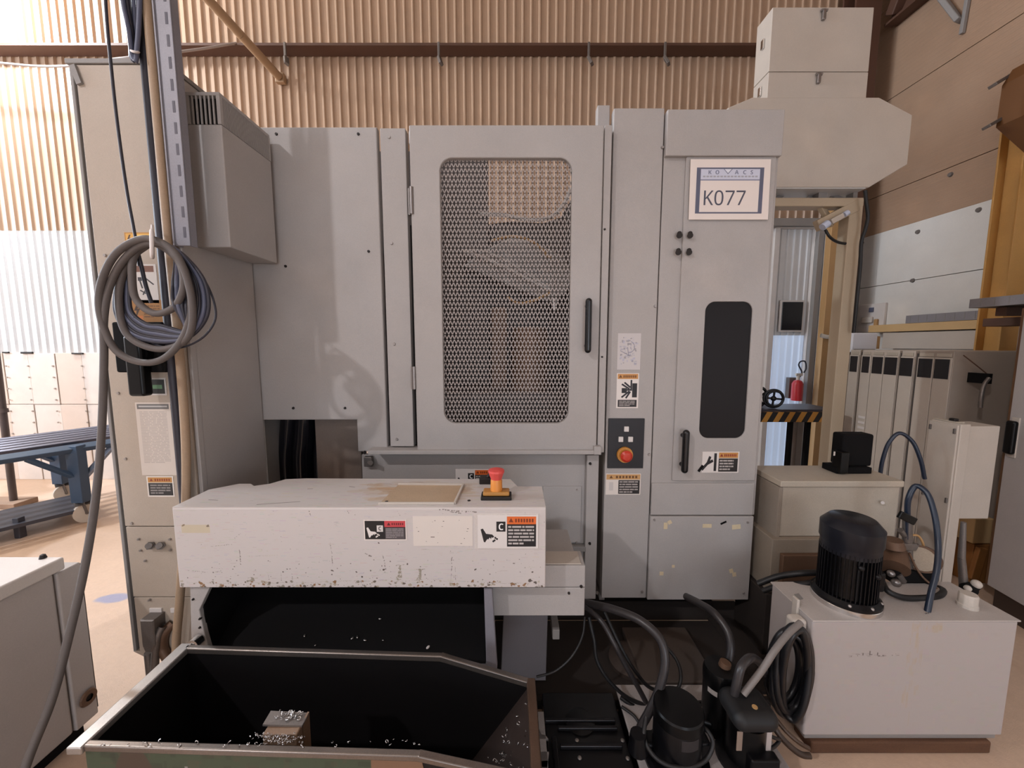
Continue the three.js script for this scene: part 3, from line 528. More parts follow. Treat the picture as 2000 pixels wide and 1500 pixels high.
    add('emergency_stop', lathe([[0, 0.036], [0.02, 0.034], [0.031, 0.026], [0.031, 0.02], [0.018, 0.012], [0.018, 0]], V(0, 0, 0), 28).rotateX(Math.PI / 2).translate(p.x, p.y, p.z + 0.01), std({ color: 0xc43a28, roughness: 0.3 }), cp).userData.label = 'red emergency stop button';
  }
}
// sign on the tower door
{
  const d = 1.978, a = [[1349, 311], [1506, 311], [1500, 429], [1345, 429]].map(([x, y]) => W(x, y, d)), g = quad(a[3], a[2], a[1], a[0], 0.0016);
  const pp = g.attributes.position, uv = []; const b = [Math.min(...a.map(p => p.x)), Math.max(...a.map(p => p.x)), a[3].y, a[0].y];
  for (let i = 0; i < pp.count; i++) uv.push((pp.getX(i) - b[0]) / (b[1] - b[0]), (pp.getY(i) - b[2]) / (b[3] - b[2]));
  g.setAttribute('uv', new THREE.Float32BufferAttribute(uv, 2));
  solo('paper_sign', g, P.sign, 'white paper sign with a grey border lettered K077 on the narrow door', 'sign', null, true);
}
// ---------------------------------------------------------------- electrical cabinet and its cooling unit
const C = 1.571, CX0 = -1.069 * C, CX1 = -0.833 * C, CB = wy(1272, C), CT = wy(127, C);
{
  const t = thing('electrical_cabinet', 'tall narrow beige electrical cabinet at the left end of the machine', 'cabinet');
  add('body', box(CX0, CX1, CB, CT, -C - 0.02, -1.99, 0.006), M.grey, t);
  add('frame_strip', box(CX0, -1.0605 * C, CB, CT, -C, -C - 0.03, 0.003), M.greyDark, t);
  const dx0 = -1.0485 * C, dx1 = -0.845 * C, ys = [wy(1027, C), wy(1165, C)];
  add('gap', box(-1.061 * C, dx0, CB, CT, -C - 0.014, -C - 0.03, 0), M.gap, t);
  const door = add('door', box(dx0, dx1, ys[0] + 0.002, CT - 0.004, -C + 0.008, -C - 0.022, 0.003), M.cabinet, t);
  const low = add('cover_plate', box(dx0, dx1, ys[1] + 0.002, ys[0] - 0.002, -C + 0.006, -C - 0.022, 0.003), M.cabinet, t);
  add('cover_plate', box(dx0, dx1, CB, ys[1] - 0.002, -C + 0.004, -C - 0.022, 0.003), M.cabinet, t);
  add('corner_strip', box(-0.843 * C, CX1, CB, CT, -C, -C - 0.03, 0.003), M.grey, t);
  add('top_lip', box(CX0 - 0.004, CX1 + 0.004, CT, CT + 0.018, -C + 0.01, -1.99, 0.003), M.greyDark, t);
  add('seal_strip', bar(W(143, 128, C - 0.012), W(157, 165, C - 0.012), 0.02, 0.012), M.greyDark, t);
  const df = C - 0.008;
  screws([[206, 499], [232, 768], [246, 896], [258, 1022], [237, 650]], df, door, M.screw, 0.007);
  screws([[271, 1053], [275, 1075], [284, 1095], [332, 1053], [333, 1074], [292, 1172]], df, low, M.screw, 0.006);
  sticker('warning_label', P.yellow, F(244, 302, 454, 478, df), df, door, 'yellow shock warning sticker');
  sticker('warning_label', P.whiteHead, F(258, 308, 516, 592, df), df, door, 'white sticker with a brown heading');
  sticker('warning_label', P.orange, F(254, 318, 586, 632, df), df, door, 'worn orange shock sticker');
  const sw = add('isolator_switch', box(wx(244, 680, df), wx(340, 680, df), wy(726, df), wy(630, df), -df + 0.045, -df, 0.008), M.blackMatt, door);
  add('switch_handle', [box(wx(262, 705, df - 0.05), wx(294, 705, df - 0.05), wy(772, df - 0.05), wy(655, df - 0.05), -df + 0.09, -df + 0.045, 0.012), rod(V(wx(279, 690, df - 0.04), wy(690, df - 0.04), -df + 0.03), V(wx(279, 690, df - 0.04), wy(690, df - 0.04), -df + 0.07), 0.05, 0.046, 28)], M.black, sw);
  sticker('rating_plate', P.plate, F(268, 325, 738, 772, df), df, door, 'small dark rating plate with green print');
  sticker('instruction_sheet', P.sheet, F(271, 339, 786, 928, df), df, door, 'long cream instruction sheet');
  sticker('warning_label', P.warnBlock, F(288, 340, 930, 970, df), df, door, 'text warning label low on the door');
  for (const px of [293, 313]) add('cable_gland', [rod(W(px, 1066, df), W(px - 3, 1066, df - 0.03), 0.012), rod(W(px, 1066, df - 0.003), W(px, 1066, df - 0.012), 0.017, 0.017, 6)], M.steelDull, low);
  add('foot_plate', plate([[CX0, CB + 0.002], [CX0 + 0.05, CB - 0.028], [CX0 + 0.09, CB - 0.028], [CX0 + 0.11, CB + 0.002]], C - 0.002, 0.03, 0.002), M.cabinet, t);
  for (const [a, b] of [[292, 316], [333, 344]]) add('hinge_plate', slab(F(a, b, 1188, 1197, df), df - 0.002, 0.012, 0.002), M.white, t);
  // junction box and conduit below
  const jb = add('junction_box', plate(outline([[272, 1212], [299, 1212], [302, 1262], [295, 1275], [283, 1275], [277, 1262]], C - 0.06), C - 0.06, 0.1, 0.004), M.steelDull, t);
  add('conduit', [rod(W(290, 1274, C - 0.03), V(wx(290, 1274, C - 0.03), 0.0, -C + 0.03), 0.016), hose([[318, 1222, C - 0.03], [308, 1245, C - 0.04], [303, 1290, C - 0.04], [302, 1330, C - 0.04]], 0.015)], M.steelDull, t);
  add('conduit', hose([[340, 1215, C], [322, 1235, C - 0.02], [318, 1265, C - 0.02], [330, 1290, C - 0.03]], 0.02), M.cast, t);
  add('leg', box(CX0 + 0.14, CX0 + 0.2, 0, CB, -1.72, -1.8, 0.004), M.greyDark, t);
  add('leg', box(CX1 - 0.1, CX1 - 0.02, 0, CB, -1.72, -1.8, 0.004), M.blackMatt, t);
}
{
  const t = thing('cooling_unit', 'grey cooling unit with slotted vents on the side of the electrical cabinet', 'cooling unit');
  const x0 = CX1 + 0.002, x1 = -0.711 * 1.644, d0 = 1.644, d1 = 1.965, y0 = wy(483, d0), y1 = wy(181, d0), ys0 = wy(242, d0), ys1 = wy(186, d0);
  add('housing', [box(x0, x1, y0, ys0 - 0.001, -d0, -d1, 0.005), box(x0, x1, ys1, y1 + 0.004, -d0, -d1, 0.003), box(x0, x0 + 0.012, ys0, ys1, -d0, -d1), box(x1 - 0.014, x1, ys0, ys1, -d0, -d0 - 0.016), box(x0, x1, ys0, ys1, -d1 + 0.01, -d1)], M.grey, t);
  for (let i = 1; i < 7; i++) { const x = x0 + 0.008 + (x1 - x0 - 0.02) * i / 7; add('vent_slat', box(x - 0.0028, x + 0.0028, ys0, ys1, -d0 - 0.001, -d0 - 0.008, 0.001), M.grey, t); }
  const fins = []; for (let i = 0; i < 40; i++) { const z = -d0 - 0.02 - (d1 - d0 - 0.035) * i / 39; fins.push(box(x1 - 0.012, x1, ys0, ys1, z, z - 0.0026)); }
  const ff = add('side_grille', fins, M.grey, t); ff.userData.kind = 'stuff'; ff.userData.label = 'fine vertical grille along the side';
  add('inside', box(x0 + 0.012, x1 - 0.02, ys0, ys1, -d0 - 0.022, -d1 + 0.012), M.gap, t);  // dark block close behind the slats, shade inside the vents put into colour
}
// ---------------------------------------------------------------- chip conveyor in front of the machine
// chipped white paint: scratches and bare patches where the photograph shows them
const PX = 2048, PY = 512;
function chippedFront(f) {
  const c = document.createElement('canvas'); c.width = PX; c.height = PY; const x = c.getContext('2d');
  const U = px => (px - 343) / 723 * PX, Vv = py => (py - 990) / 158 * PY;
  x.fillStyle = '#cbc4c1'; x.fillRect(0, 0, PX, PY);
  for (let i = 0; i < 900; i++) { x.fillStyle = `rgba(${rr(120, 215) | 0},${rr(115, 205) | 0},${rr(110, 200) | 0},0.16)`; x.fillRect(rr(0, PX), rr(0, PY), rr(2, 40), rr(1, 6)); }
  const chip = (px, py, s, col) => { x.fillStyle = col; x.beginPath(); const n = 9; for (let i = 0; i < n; i++) { const a = i / n * 6.28, r = s * rr(0.45, 1.2); x.lineTo(U(px) + Math.cos(a) * r, Vv(py) + Math.sin(a) * r * 0.9); } x.fill(); };
  const line = (pts, w, col) => { x.fillStyle = col; for (let i = 0; i + 1 < pts.length; i++) { const [a, b] = pts[i], [c2, d2] = pts[i + 1], L = Math.hypot(U(c2) - U(a), Vv(d2) - Vv(b)), n = Math.ceil(L / 5); let wob = 0; for (let k = 0; k <= n; k++) { const s = k / n; wob += rr(-1.2, 1.2); if (rnd() < 0.3) continue; const ww = w * rr(0.2, 0.75); x.fillRect(U(a + (c2 - a) * s) + wob, Vv(b + (d2 - b) * s) + wob, ww, ww * rr(0.8, 1.5)); } } };
  const under = '#8f887c', scr = '#7d7570', rust = '#8c6a4c';
  // worn lower edge
  line([[347, 1136], [420, 1139], [520, 1138], [640, 1136], [760, 1135], [860, 1134], [960, 1137], [1066, 1140]], 4, '#968d82');
  for (let i = 0; i < 170; i++) { const px = rr(345, 1066), py = rr(1134, 1149); chip(px, py, rr(3, 13), [under, '#a79c8c', rust, '#b7ae9f', '#6d6157'][i % 5]); }
  for (let i = 0; i < 130; i++) chip(rr(345, 1066), 1150 - Math.pow(rnd(), 2) * 60, rr(1.5, 5), ['#6f6762', '#8d857c', '#5c534e'][i % 3]);
  for (let i = 0; i < 60; i++) chip(rr(345, 1066), rr(990, 1140), rr(1, 3.5), '#827a75');
  // drip-shaped bare patches
  for (const [px, top, w] of [[779, 1102, 9], [818, 1110, 5], [488, 1128, 5]]) { for (let i = 0; i < 46; i++) { const q = rnd(), py = top + (1134 - top) * q, hw = 1.5 + (w - 1.5) * Math.pow(q, 2.2); chip(px + rr(-hw, hw) + 1.5 * Math.sin(q * 5), py, rr(3, 7), ['#9a9284', '#948c7e', '#a29a8c'][i % 3]); } line([[px - 9, top], [px + 9, top - 1]], 6, under); }
  // scratches
  for (const [pts, w] of [[[[466, 1070], [468, 1102]], 8], [[[645, 1058], [647, 1104]], 6], [[[746, 1082], [750, 1108]], 8], [[[882, 1086], [879, 1134]], 7], [[[888, 1105], [887, 1130]], 5], [[[412, 1064], [452, 1060]], 5], [[[460, 1048], [472, 1040]], 5], [[[357, 1112], [402, 1116]], 5], [[[520, 1120], [521, 1132]], 5], [[[545, 1118], [546, 1130]], 4], [[[566, 1118], [566, 1130]], 5], [[[606, 992], [610, 1003]], 7], [[[680, 992], [684, 1000]], 6], [[[776, 992], [781, 1002]], 6], [[[858, 992], [928, 995]], 10], [[[880, 996], [900, 999]], 8], [[[712, 1078], [724, 1084]], 10], [[[480, 1084], [540, 1080]], 3], [[[700, 1132], [704, 1142]], 7]]) line(pts, w, scr);
  for (const [px, py, s] of [[647, 1113, 9], [705, 1126, 9], [748, 1111, 8], [694, 1116, 6], [722, 1113, 5], [928, 1111, 9], [1040, 1116, 6], [1036, 1134, 14], [1046, 1137, 12], [795, 1100, 7], [740, 1058, 6]]) chip(px, py, s, '#5f5650');
  // old tape at the left end
  x.fillStyle = '#c9bda6'; x.fillRect(U(358), Vv(1022), U(413) - U(358), Vv(1038) - Vv(1022)); chip(362, 1023, 10, '#8d7d68'); chip(410, 1024, 10, '#7f7264'); line([[414, 1108], [429, 1108], [428, 1114], [416, 1116]], 4, '#8c8580');
  const t = new THREE.CanvasTexture(c); t.colorSpace = THREE.SRGBColorSpace; return std({ map: t, roughness: 0.48 });
}
const coverTop = (() => {      // white paint with an oily brown patch where the tray stands, in plan (metres)
  const c = document.createElement('canvas'); c.width = 1024; c.height = 256; const x = c.getContext('2d');
  x.fillStyle = '#c9c2be'; x.fillRect(0, 0, 1024, 256);
  for (let i = 0; i < 500; i++) { x.fillStyle = `rgba(${rr(130, 215) | 0},${rr(120, 205) | 0},${rr(110, 195) | 0},0.18)`; x.fillRect(rr(0, 1024), rr(0, 256), rr(3, 40), rr(1, 6)); }
  for (let i = 0; i < 260; i++) { const px = 640 + 190 * (rnd() + rnd() - 1), py = 120 + 90 * (rnd() + rnd() - 1); x.fillStyle = `rgba(${[176, 160, 190][i % 3]},${[140, 122, 150][i % 3]},${[104, 88, 112][i % 3]},0.16)`; x.beginPath(); x.ellipse(px, py, rr(6, 40), rr(3, 16), 0, 0, 7); x.fill(); }
  x.strokeStyle = '#6d6560'; x.lineWidth = 3; for (const [a, b, q, d] of [[220, 236, 330, 214], [60, 200, 90, 204], [300, 110, 316, 108], [420, 88, 440, 94]]) { x.beginPath(); x.moveTo(a, b); x.lineTo(q, d); x.stroke(); }
  const t = new THREE.CanvasTexture(c); t.colorSpace = THREE.SRGBColorSpace; return std({ map: t, roughness: 0.42 });
})();
const K = 1.33, KX0 = -1.205, KX1 = wx(1066, 1070, K), KT = wy(993, K), KB = wy(1148, K), KD = 1.63;
{
  const t = thing('chip_conveyor', 'scuffed white chip conveyor housing with warning labels and a black discharge chute', 'conveyor');
  const xl = wx(343, 1070, K);
  const fm = box(xl, KX1, KB, KT, -K, -K - 0.012, 0.004);
  { boxUV(fm); const p = fm.attributes.position, u = fm.attributes.uv; for (let i = 0; i < p.count; i++) u.setXY(i, (p.getX(i) - xl) / (KX1 - xl), (p.getY(i) - KB) / (KT - KB)); }
  const front = add('front_panel', fm, chippedFront(), t, true);
  // top with the dented, stepped left corner
  const tp = outline([[0, 0]], K) && [[xl, K + 0.002], [wx(1066, 990, K), K + 0.002], [KX1, 1.535], [KX1 - 0.1, 1.535], [KX1 - 0.13, 1.62], [-0.9, KD], [-0.985, KD - 0.01], [-1.02, 1.565], [-1.07, 1.54], [-1.10, 1.565], [-1.15, 1.565], [xl, 1.50]];
  const ts = new THREE.Shape(tp.map(([x, d]) => new THREE.Vector2(x, d)));
  const tg = boxUV(new THREE.ExtrudeGeometry(ts, { depth: 0.01, bevelEnabled: false }).rotateX(-Math.PI / 2).translate(0, KT - 0.006, 0));
  { const p = tg.attributes.position, u = tg.attributes.uv; for (let i = 0; i < p.count; i++) u.setXY(i, (p.getX(i) - xl) / (KX1 - xl), 1 - (-p.getZ(i) - K) / 0.3 * -1 - 1 + 0); for (let i = 0; i < p.count; i++) u.setY(i, (-p.getZ(i) - K) / 0.31); }
  add('top_panel', tg, coverTop, t, true);
  add('end_panel', [box(xl, xl + 0.01, KB, KT - 0.006, -K - 0.012, -1.5), box(KX1 - 0.01, KX1, KB, KT - 0.006, -K - 0.012, -1.53), box(xl, KX1, KB + 0.02, KT - 0.006, -KD + 0.14, -KD + 0.13)], M.white, t);
  const ep = onLevel(975, 972, KT);
  // warning labels
  sticker('warning_label', P.danger, F(711, 794, 1015, 1055, K), K, front, 'danger label with a red heading and a white hand');
  sticker('blank_label', P.blank, F(807, 923, 1008, 1066, K), K, front, 'blank cream sticker');
  add('label_frame', [slab(F(927, 1052, 1003, 1072, K), K - 0.0015, 0.002, 0.001)], M.white, front);
  sticker('warning_label', P.cwarn, F(933, 1051, 1005, 1070, K), K - 0.0016, front, 'large chip warning label with an orange heading');
  // shallow tray fold on the lid
  const tr = [[740, 985], [778, 947], [905, 948], [888, 985]].map(([px, py]) => onLevel(px, py, KT + 0.004));
  const oily = std({ map: mottled(0xb59c80, 34, 14, 10), roughness: 0.4 });
  const tray = add('tray', quad(tr[0], tr[3], tr[2], tr[1], 0.003).translate(0, 0.001, 0), oily, t); tray.userData.label = 'oily brown shallow tray';
  for (let i = 0; i < 4; i++) if (i !== 0) add('tray_rim', bar(tr[i].clone().add(V(0, 0.004, 0)), tr[(i + 1) % 4].clone().add(V(0, 0.004, 0)), 0.009, 0.009, 0.002), M.offWhite, tray);
  add('lid_bolt', [755, 916].map(px => { const p = onLevel(px, 982, KT); return rod(p, p.clone().add(V(0, 0.006, 0)), 0.006); })[0], M.screwDark, t);
  { const p = onLevel(916, 980, KT); add('lid_bolt', rod(p, p.clone().add(V(0, 0.006, 0)), 0.006), M.screwDark, t); }
  { const p = onLevel(1042, 971, KT); add('slot', box(p.x - 0.02, p.x + 0.02, p.y, p.y + 0.003, p.z - 0.004, p.z + 0.004, 0.001), M.screwDark, t); }
  // emergency stop on its yellow box
  {
    const a = onLevel(969, 979, KT), es = add('stop_box', [box(a.x - 0.058, a.x + 0.058, KT + 0.002, KT + 0.018, a.z - 0.055, a.z + 0.004, 0.004)], M.screwDark, t); es.userData.label = 'dark base of the emergency stop';
    add('stop_plate', box(a.x - 0.05, a.x + 0.05, KT + 0.018, KT + 0.034, a.z - 0.05, a.z - 0.002, 0.005), std({ color: 0xb07d3c, roughness: 0.45 }), es);
    add('stop_collar', lathe([[0, 0], [0.023, 0], [0.022, 0.04], [0.02, 0.045], [0, 0.045]], V(a.x, KT + 0.034, a.z - 0.026), 24), std({ color: 0xd98a3a, roughness: 0.4 }), es);
    add('stop_button', lathe([[0, 0], [0.02, 0], [0.024, 0.012], [0.031, 0.03], [0.03, 0.037], [0.02, 0.041], [0, 0.042]], V(a.x, KT + 0.076, a.z - 0.026), 28), M.redHead, es).userData.label = 'red mushroom button';
    const b = onLevel(950, 948, KT); add('limit_switch', [box(b.x - 0.03, b.x + 0.035, KT + 0.002, KT + 0.03, b.z - 0.05, b.z, 0.004), rod(V(b.x, KT + 0.02, b.z - 0.02), V(b.x + 0.02, KT + 0.05, b.z - 0.03), 0.008)], M.screwDark, t);
  }
  // beams to the right of the chute
  const bd = 1.42, by = wy(1105, bd);
  add('side_box', box(KX1 - 0.06, wx(1143, 1125, bd), wy(1147, bd), by, -bd, -bd - 0.11, 0.003), M.grey, t);
  add('side_lid', box(KX1 - 0.06, wx(1136, 1105, bd), by, by + 0.004, -bd - 0.008, -bd - 0.1, 0.002), M.hood, t);
  add('beam', box(wx(958, 1175, bd), wx(1142, 1175, bd), wy(1203, bd), wy(1148, bd), -bd, -1.9, 0.004), M.grey, t);
  screws([[1135, 1145]], bd, t, M.screwDark, 0.007); screws([[1111, 1158]], bd, t, M.screwDark, 0.006);
  add('support_leg', plate(outline([[983, 1200], [1070, 1200], [1066, 1330], [978, 1330]], 1.62), 1.62, 0.05, 0.003), std({ map: mottled(0x6f6b6e, 10, 6, 2), roughness: 0.6 }), t);
  add('support_leg', box(wx(1075, 1210, 1.7), wx(1088, 1210, 1.7), wy(1218, 1.7), wy(1200, 1.7), -1.6, -1.7, 0.003), M.greyDark, t);
  // discharge chute
  const cd = 1.355, lip = V(0, wy(1296, cd), -cd), topB = V(0, KB + 0.05, -1.98);
  const cx0 = wx(398, 1220, cd), cx1 = wx(948, 1220, cd);
  add('chute_floor', quad(V(cx0, lip.y, lip.z), V(cx1, lip.y, lip.z), V(cx1, topB.y, topB.z), V(cx0, topB.y, topB.z), 0.008), M.blackMatt, t);
  add('chute_roof', box(cx0 - 0.04, cx1 + 0.02, KB + 0.002, KB + 0.012, -K - 0.03, -1.98), M.blackMatt, t);
  add('chute_side', [box(cx1, cx1 + 0.004, lip.y - 0.05, KB, -cd - 0.01, -1.98)], M.blackMatt, t);
  add('chute_side', [box(cx0 - 0.004, cx0, lip.y - 0.05, KB, -cd - 0.01, -1.98)], M.blackMatt, t);
  add('chute_back', box(cx0, cx1, lip.y - 0.05, KB + 0.05, -1.98, -1.99), M.blackMatt, t);
  add('chute_flange', [plate(outline([[945, 1149], [961, 1149], [971, 1306], [950, 1306]], cd), cd, 0.03, 0.002), slab([cx0, wx(950, 1300, cd), lip.y - 0.03, lip.y], cd, 0.012, 0.002)], std({ map: mottled(0x8e8b92, 10, 6, 2), roughness: 0.5, metalness: 0.2 }), t);
  add('chute_cheek', plate(outline([[371, 1147], [410, 1147], [389, 1192], [400, 1240], [416, 1296], [374, 1296]], cd - 0.005), cd - 0.005, 0.02, 0.002), M.grey, t);
  const pv = W(388, 1249, cd - 0.01); add('pivot_bolt', [rod(pv, pv.clone().add(V(0, 0, 0.03)), 0.022, 0.02), rod(pv.clone().add(V(0, 0, 0.03)), pv.clone().add(V(0, 0, 0.032)), 0.009)], M.bright, t);
  screws([[378, 1170], [391, 1208], [391, 1225]], cd - 0.005, t, M.screwDark, 0.005);
  // loose bright chips lying on the chute floor
  const n = V(0, topB.z - lip.z, -(topB.y - lip.y)), sl = (topB.y - lip.y) / (topB.z - lip.z);
  const hit = (px, py) => { let lo = cd, hi = 1.97; for (let i = 0; i < 40; i++) { const m = (lo + hi) / 2, y = lip.y + (-m - lip.z) * sl; (wy(py, m) > y) ? lo = m : hi = m; } return W(px, py, lo); };
  [[742, 1210, 'flat metal chip high on the black chute floor'], [688, 1248, 'left of the two metal chips lying together on the chute floor'], [698, 1246, 'right of the two metal chips lying together on the chute floor'], [713, 1252, 'bright oval chip just right of the pair of chips'], [836, 1266, 'whitest chip near the lip of the black chute'], [595, 1243, 'lone chip far left on the black chute floor'], [748, 1252, 'tiny dull chip in the middle of the chute floor'], [616, 1262, 'small chip low at the left of the chute floor']].forEach(([px, py, label], i) => {
    const p = hit(px, py); solo('metal_chip', new THREE.SphereGeometry(i === 4 ? 0.008 : i > 5 ? 0.004 : 0.0065, 7, 5).scale(1.1, 0.5, 0.7).rotateY(i).rotateX(0.3).translate(p.x, p.y + 0.004, p.z), i === 4 ? M.paper : M.foil, label, 'chip', 'metal chips on the chute floor');
  });
}
// ---------------------------------------------------------------- tipping bin
{
  const t = thing('chip_bin', 'green steel tipping bin with a black inside and a narrowing lip, under the chute', 'bin');
  const R = 0.58, x0 = -1.145, f0 = 0.93, b0 = 1.25;
  const A = V(x0, R, -0.931), B = V(x0, R, -b0), Cc = V(-0.24, R, -1.215), E = V(0.065, 0.495, -1.2), Gg = V(-0.24, R, -0.908), H = V(0.065, 0.515, -0.9);
  const rimM = M.steel, inn = new THREE.MeshPhysicalMaterial({ color: 0x121011, roughness: 0.5, specularIntensity: 0.6 });
  const yb = 0.16, lift = 0.0;
  const low = p => V(p.x, yb, p.z);
  const paint = print(1024, 256, (x, w, h) => { x.fillStyle = '#3d4a38'; x.fillRect(0, 0, w, h); for (let i = 0; i < 500; i++) { x.fillStyle = ['rgba(90,70,56,0.25)', 'rgba(58,70,52,0.4)', 'rgba(34,36,30,0.3)'][i % 3]; x.fillRect(rr(0, w), rr(0, h), rr(4, 40), rr(2, 14)); } x.fillStyle = '#7a5d48'; x.fillRect(720, 0, 304, h); x.fillStyle = '#473a30'; x.beginPath(); x.ellipse(120, 90, 60, 90, 0, 0, 7); x.fill(); x.fillStyle = '#8f8a86'; x.fillRect(250, 30, 8, 90); });
  const th = 0.006;
  // inner skin
  add('inner_wall', quad(low(A), low(B), B, A, th).translate(0.001, 0, 0), inn, t);
  add('inner_wall', quad(V(x0, yb, -b0), V(-0.165, yb, -1.205), Cc, B, th), inn, t);
  add('inner_wall', quad(V(-0.165, yb, -1.205), E, V(E.x, E.y + 0.001, E.z), Cc, th), inn, t);
  add('inner_wall', quad(V(-0.165, yb, -0.908), low(A), A, Gg, th), inn, t);
  add('inner_wall', quad(H, V(-0.165, yb, -0.908), Gg, V(H.x, H.y + 0.001, H.z), th), inn, t);
  add('bin_floor', quad(low(A), V(-0.165, yb, -0.908), V(-0.165, yb, -1.205), low(B), 0.006), inn, t);
  const slope = std({ map: mottled(0x3b2f2a, 22, 16, 6), roughness: 0.38, metalness: 0.4 });
  add('sloped_end', quad(V(-0.165, yb, -0.908), H, E, V(-0.165, yb, -1.205), 0.006), slope, t);
  // outer skin
  const fw = quad(V(x0, 0.12, -0.923), V(-0.16, 0.12, -0.898), V(Gg.x, Gg.y, -0.9), V(x0, R, -0.923), 0.004);
  { const p = fw.attributes.position, uv = []; for (let i = 0; i < p.count; i++) uv.push((p.getX(i) - x0) / 1.1, (p.getY(i) - 0.12) / 0.46); fw.setAttribute('uv', new THREE.Float32BufferAttribute(uv, 2)); }
  add('front_wall', fw, paint, t, true).userData.label = 'green painted front with rust stains';
  add('end_wall', quad(V(-0.16, 0.12, -0.908), V(-0.16, 0.12, -1.21), V(E.x + 0.008, E.y, E.z), V(H.x + 0.008, H.y, H.z), 0.004), std({ map: mottled(0x5a5750, 20, 14, 6), roughness: 0.45, metalness: 0.5 }), t);
  add('back_wall', quad(V(-0.16, 0.12, -1.213), V(x0, 0.12, -b0 - 0.008), V(x0, R, -b0 - 0.008), V(-0.24, R, -1.223), 0.004), std({ map: mottled(0x3d4a38, 16, 10, 3), roughness: 0.5 }), t);
  add('side_wall', quad(V(x0 - 0.006, 0.12, -b0), V(x0 - 0.006, 0.12, -0.931), V(x0 - 0.006, R, -0.931), V(x0 - 0.006, R, -b0), 0.004), std({ map: mottled(0x3d4a38, 16, 10, 3), roughness: 0.5 }), t);
  // rim of steel angle, a rail at a time
  const rw = 0.036, rim = (p, q, w = rw) => bar(p, q, w, 0.022, 0.005).clone();
  const flat = (p, q, w, h) => { const L = p.distanceTo(q), dir = q.clone().sub(p).normalize(), g = new RoundedBoxGeometry(L + w * 0.6, h, w, 2, 0.005); const m = new THREE.Matrix4().makeBasis(dir, V(0, 1, 0).sub(dir.clone().multiplyScalar(dir.y)).normalize(), dir.clone().cross(V(0, 1, 0)).normalize()); g.applyMatrix4(m); return g.translate((p.x + q.x) / 2, (p.y + q.y) / 2, (p.z + q.z) / 2); };
  const wet = std({ map: mottled(0x7a726c, 30, 22, 6), roughness: 0.3, metalness: 0.75 });
  add('rim', flat(A.clone().add(V(-0.012, 0, 0.012)), B.clone().add(V(-0.012, 0, -0.004)), 0.042, 0.022), std({ map: mottled(0xa6a29f, 14, 10, 2), roughness: 0.35, metalness: 0.7 }), t);
  add('rim', flat(B, Cc, 0.02, 0.022), wet, t); add('rim', flat(Cc, E, 0.022, 0.022), wet, t);
  add('rim', flat(A.clone().add(V(-0.02, 0, 0.007)), Gg.clone().add(V(0, 0, 0.01)), 0.02, 0.018), wet, t); add('rim', flat(Gg.clone().add(V(0, 0, 0.01)), H.clone().add(V(0, 0, 0.01)), 0.022, 0.018), wet, t);
  add('rim', flat(E, H, 0.03, 0.03), std({ map: mottled(0x5e4a3d, 26, 18, 6), roughness: 0.32, metalness: 0.6 }), t);
  add('end_guard', box(0.066, 0.074, 0.36, 0.49, -1.2, -0.945, 0.003), wet, t);
  // pocket standing inside the front rim
  const px0 = wx(524, 1425, 0.975), px1 = wx(590, 1425, 0.975), py = wy(1414, 0.975);
  const pk = add('lifting_pocket', [box(px0, px1, 0.3, py - 0.004, -0.98, -0.95, 0.004), box(px0, px0 + 0.005, 0.3, py - 0.004, -0.98, -1.015), box(px1 - 0.005, px1, 0.3, py - 0.004, -0.98, -1.015)], std({ map: mottled(0x7d6450, 20, 12, 6), roughness: 0.5 }), t);
  pk.userData.label = 'brown steel pocket standing at the front rim';
  const cp = [[513, 1415], [590, 1417], [604, 1392], [529, 1388]].map(([a, b], i) => W(a, b, i < 2 ? 0.97 : 1.015));
  add('pocket_cap', quad(cp[0], cp[1], cp[2], cp[3], 0.005), std({ map: mottled(0x8c8682, 22, 16, 4), roughness: 0.35, metalness: 0.7 }), pk);
  add('wheel', rod(V(-1.05, 0.075, -1.05), V(-1.0, 0.075, -1.05), 0.075, 0.075, 24), M.rubber, t);
  add('wheel', rod(V(-0.35, 0.075, -1.05), V(-0.3, 0.075, -1.05), 0.075, 0.075, 24), M.rubber, t);
  add('runner', box(x0 + 0.05, -0.2, 0.0, 0.12, -0.93, -0.99, 0.004), M.blackMatt, t);
  add('runner', box(x0 + 0.05, -0.2, 0.0, 0.12, -1.14, -1.2, 0.004), M.blackMatt, t);
  // swarf: countless tiny curls on the cap, the rim and the slope
  const curl = (p, s) => new THREE.TorusGeometry(s, s * 0.34, 4, 7, rr(2.2, 5.5)).rotateX(rr(0, 6)).rotateY(rr(0, 6)).translate(p.x, p.y, p.z);
  const a = []; for (let i = 0; i < 40; i++) { const u = rr(0.2, 0.85), v = rr(0.3, 0.95); a.push(curl(cp[0].clone().lerp(cp[1], u).lerp(cp[3].clone().lerp(cp[2], u), v).add(V(0, 0.004, 0)), rr(0.002, 0.005))); }
  const b = []; for (let i = 0; i < 90; i++) { const x = -0.69 + 0.12 * rnd(); b.push(curl(V(x + rr(-0.02, 0.02), R + 0.008 + rr(0, 0.008), -0.925 - rr(-0.008, 0.02)), rr(0.0012, 0.003))); }
  for (let i = 0; i < 34; i++) b.push(curl(V(rr(-1.1, -0.15), R + 0.013, -0.918 + rr(-0.01, 0.008)), rr(0.0015, 0.004)));
  const c = []; for (let i = 0; i < 130; i++) { const s = rnd(), k = Math.pow(rnd(), 1.3); c.push(curl(V(-0.165 + 0.23 * s, yb + (0.495 - yb) * s + 0.006, -0.95 - 0.2 * k), rr(0.002, 0.0055))); }
  for (let i = 0; i < 60; i++) c.push(curl(V(rr(-0.16, -0.06), yb + 0.09 + rr(-0.03, 0.03), -0.96 - rr(0, 0.06)), rr(0.003, 0.007)));
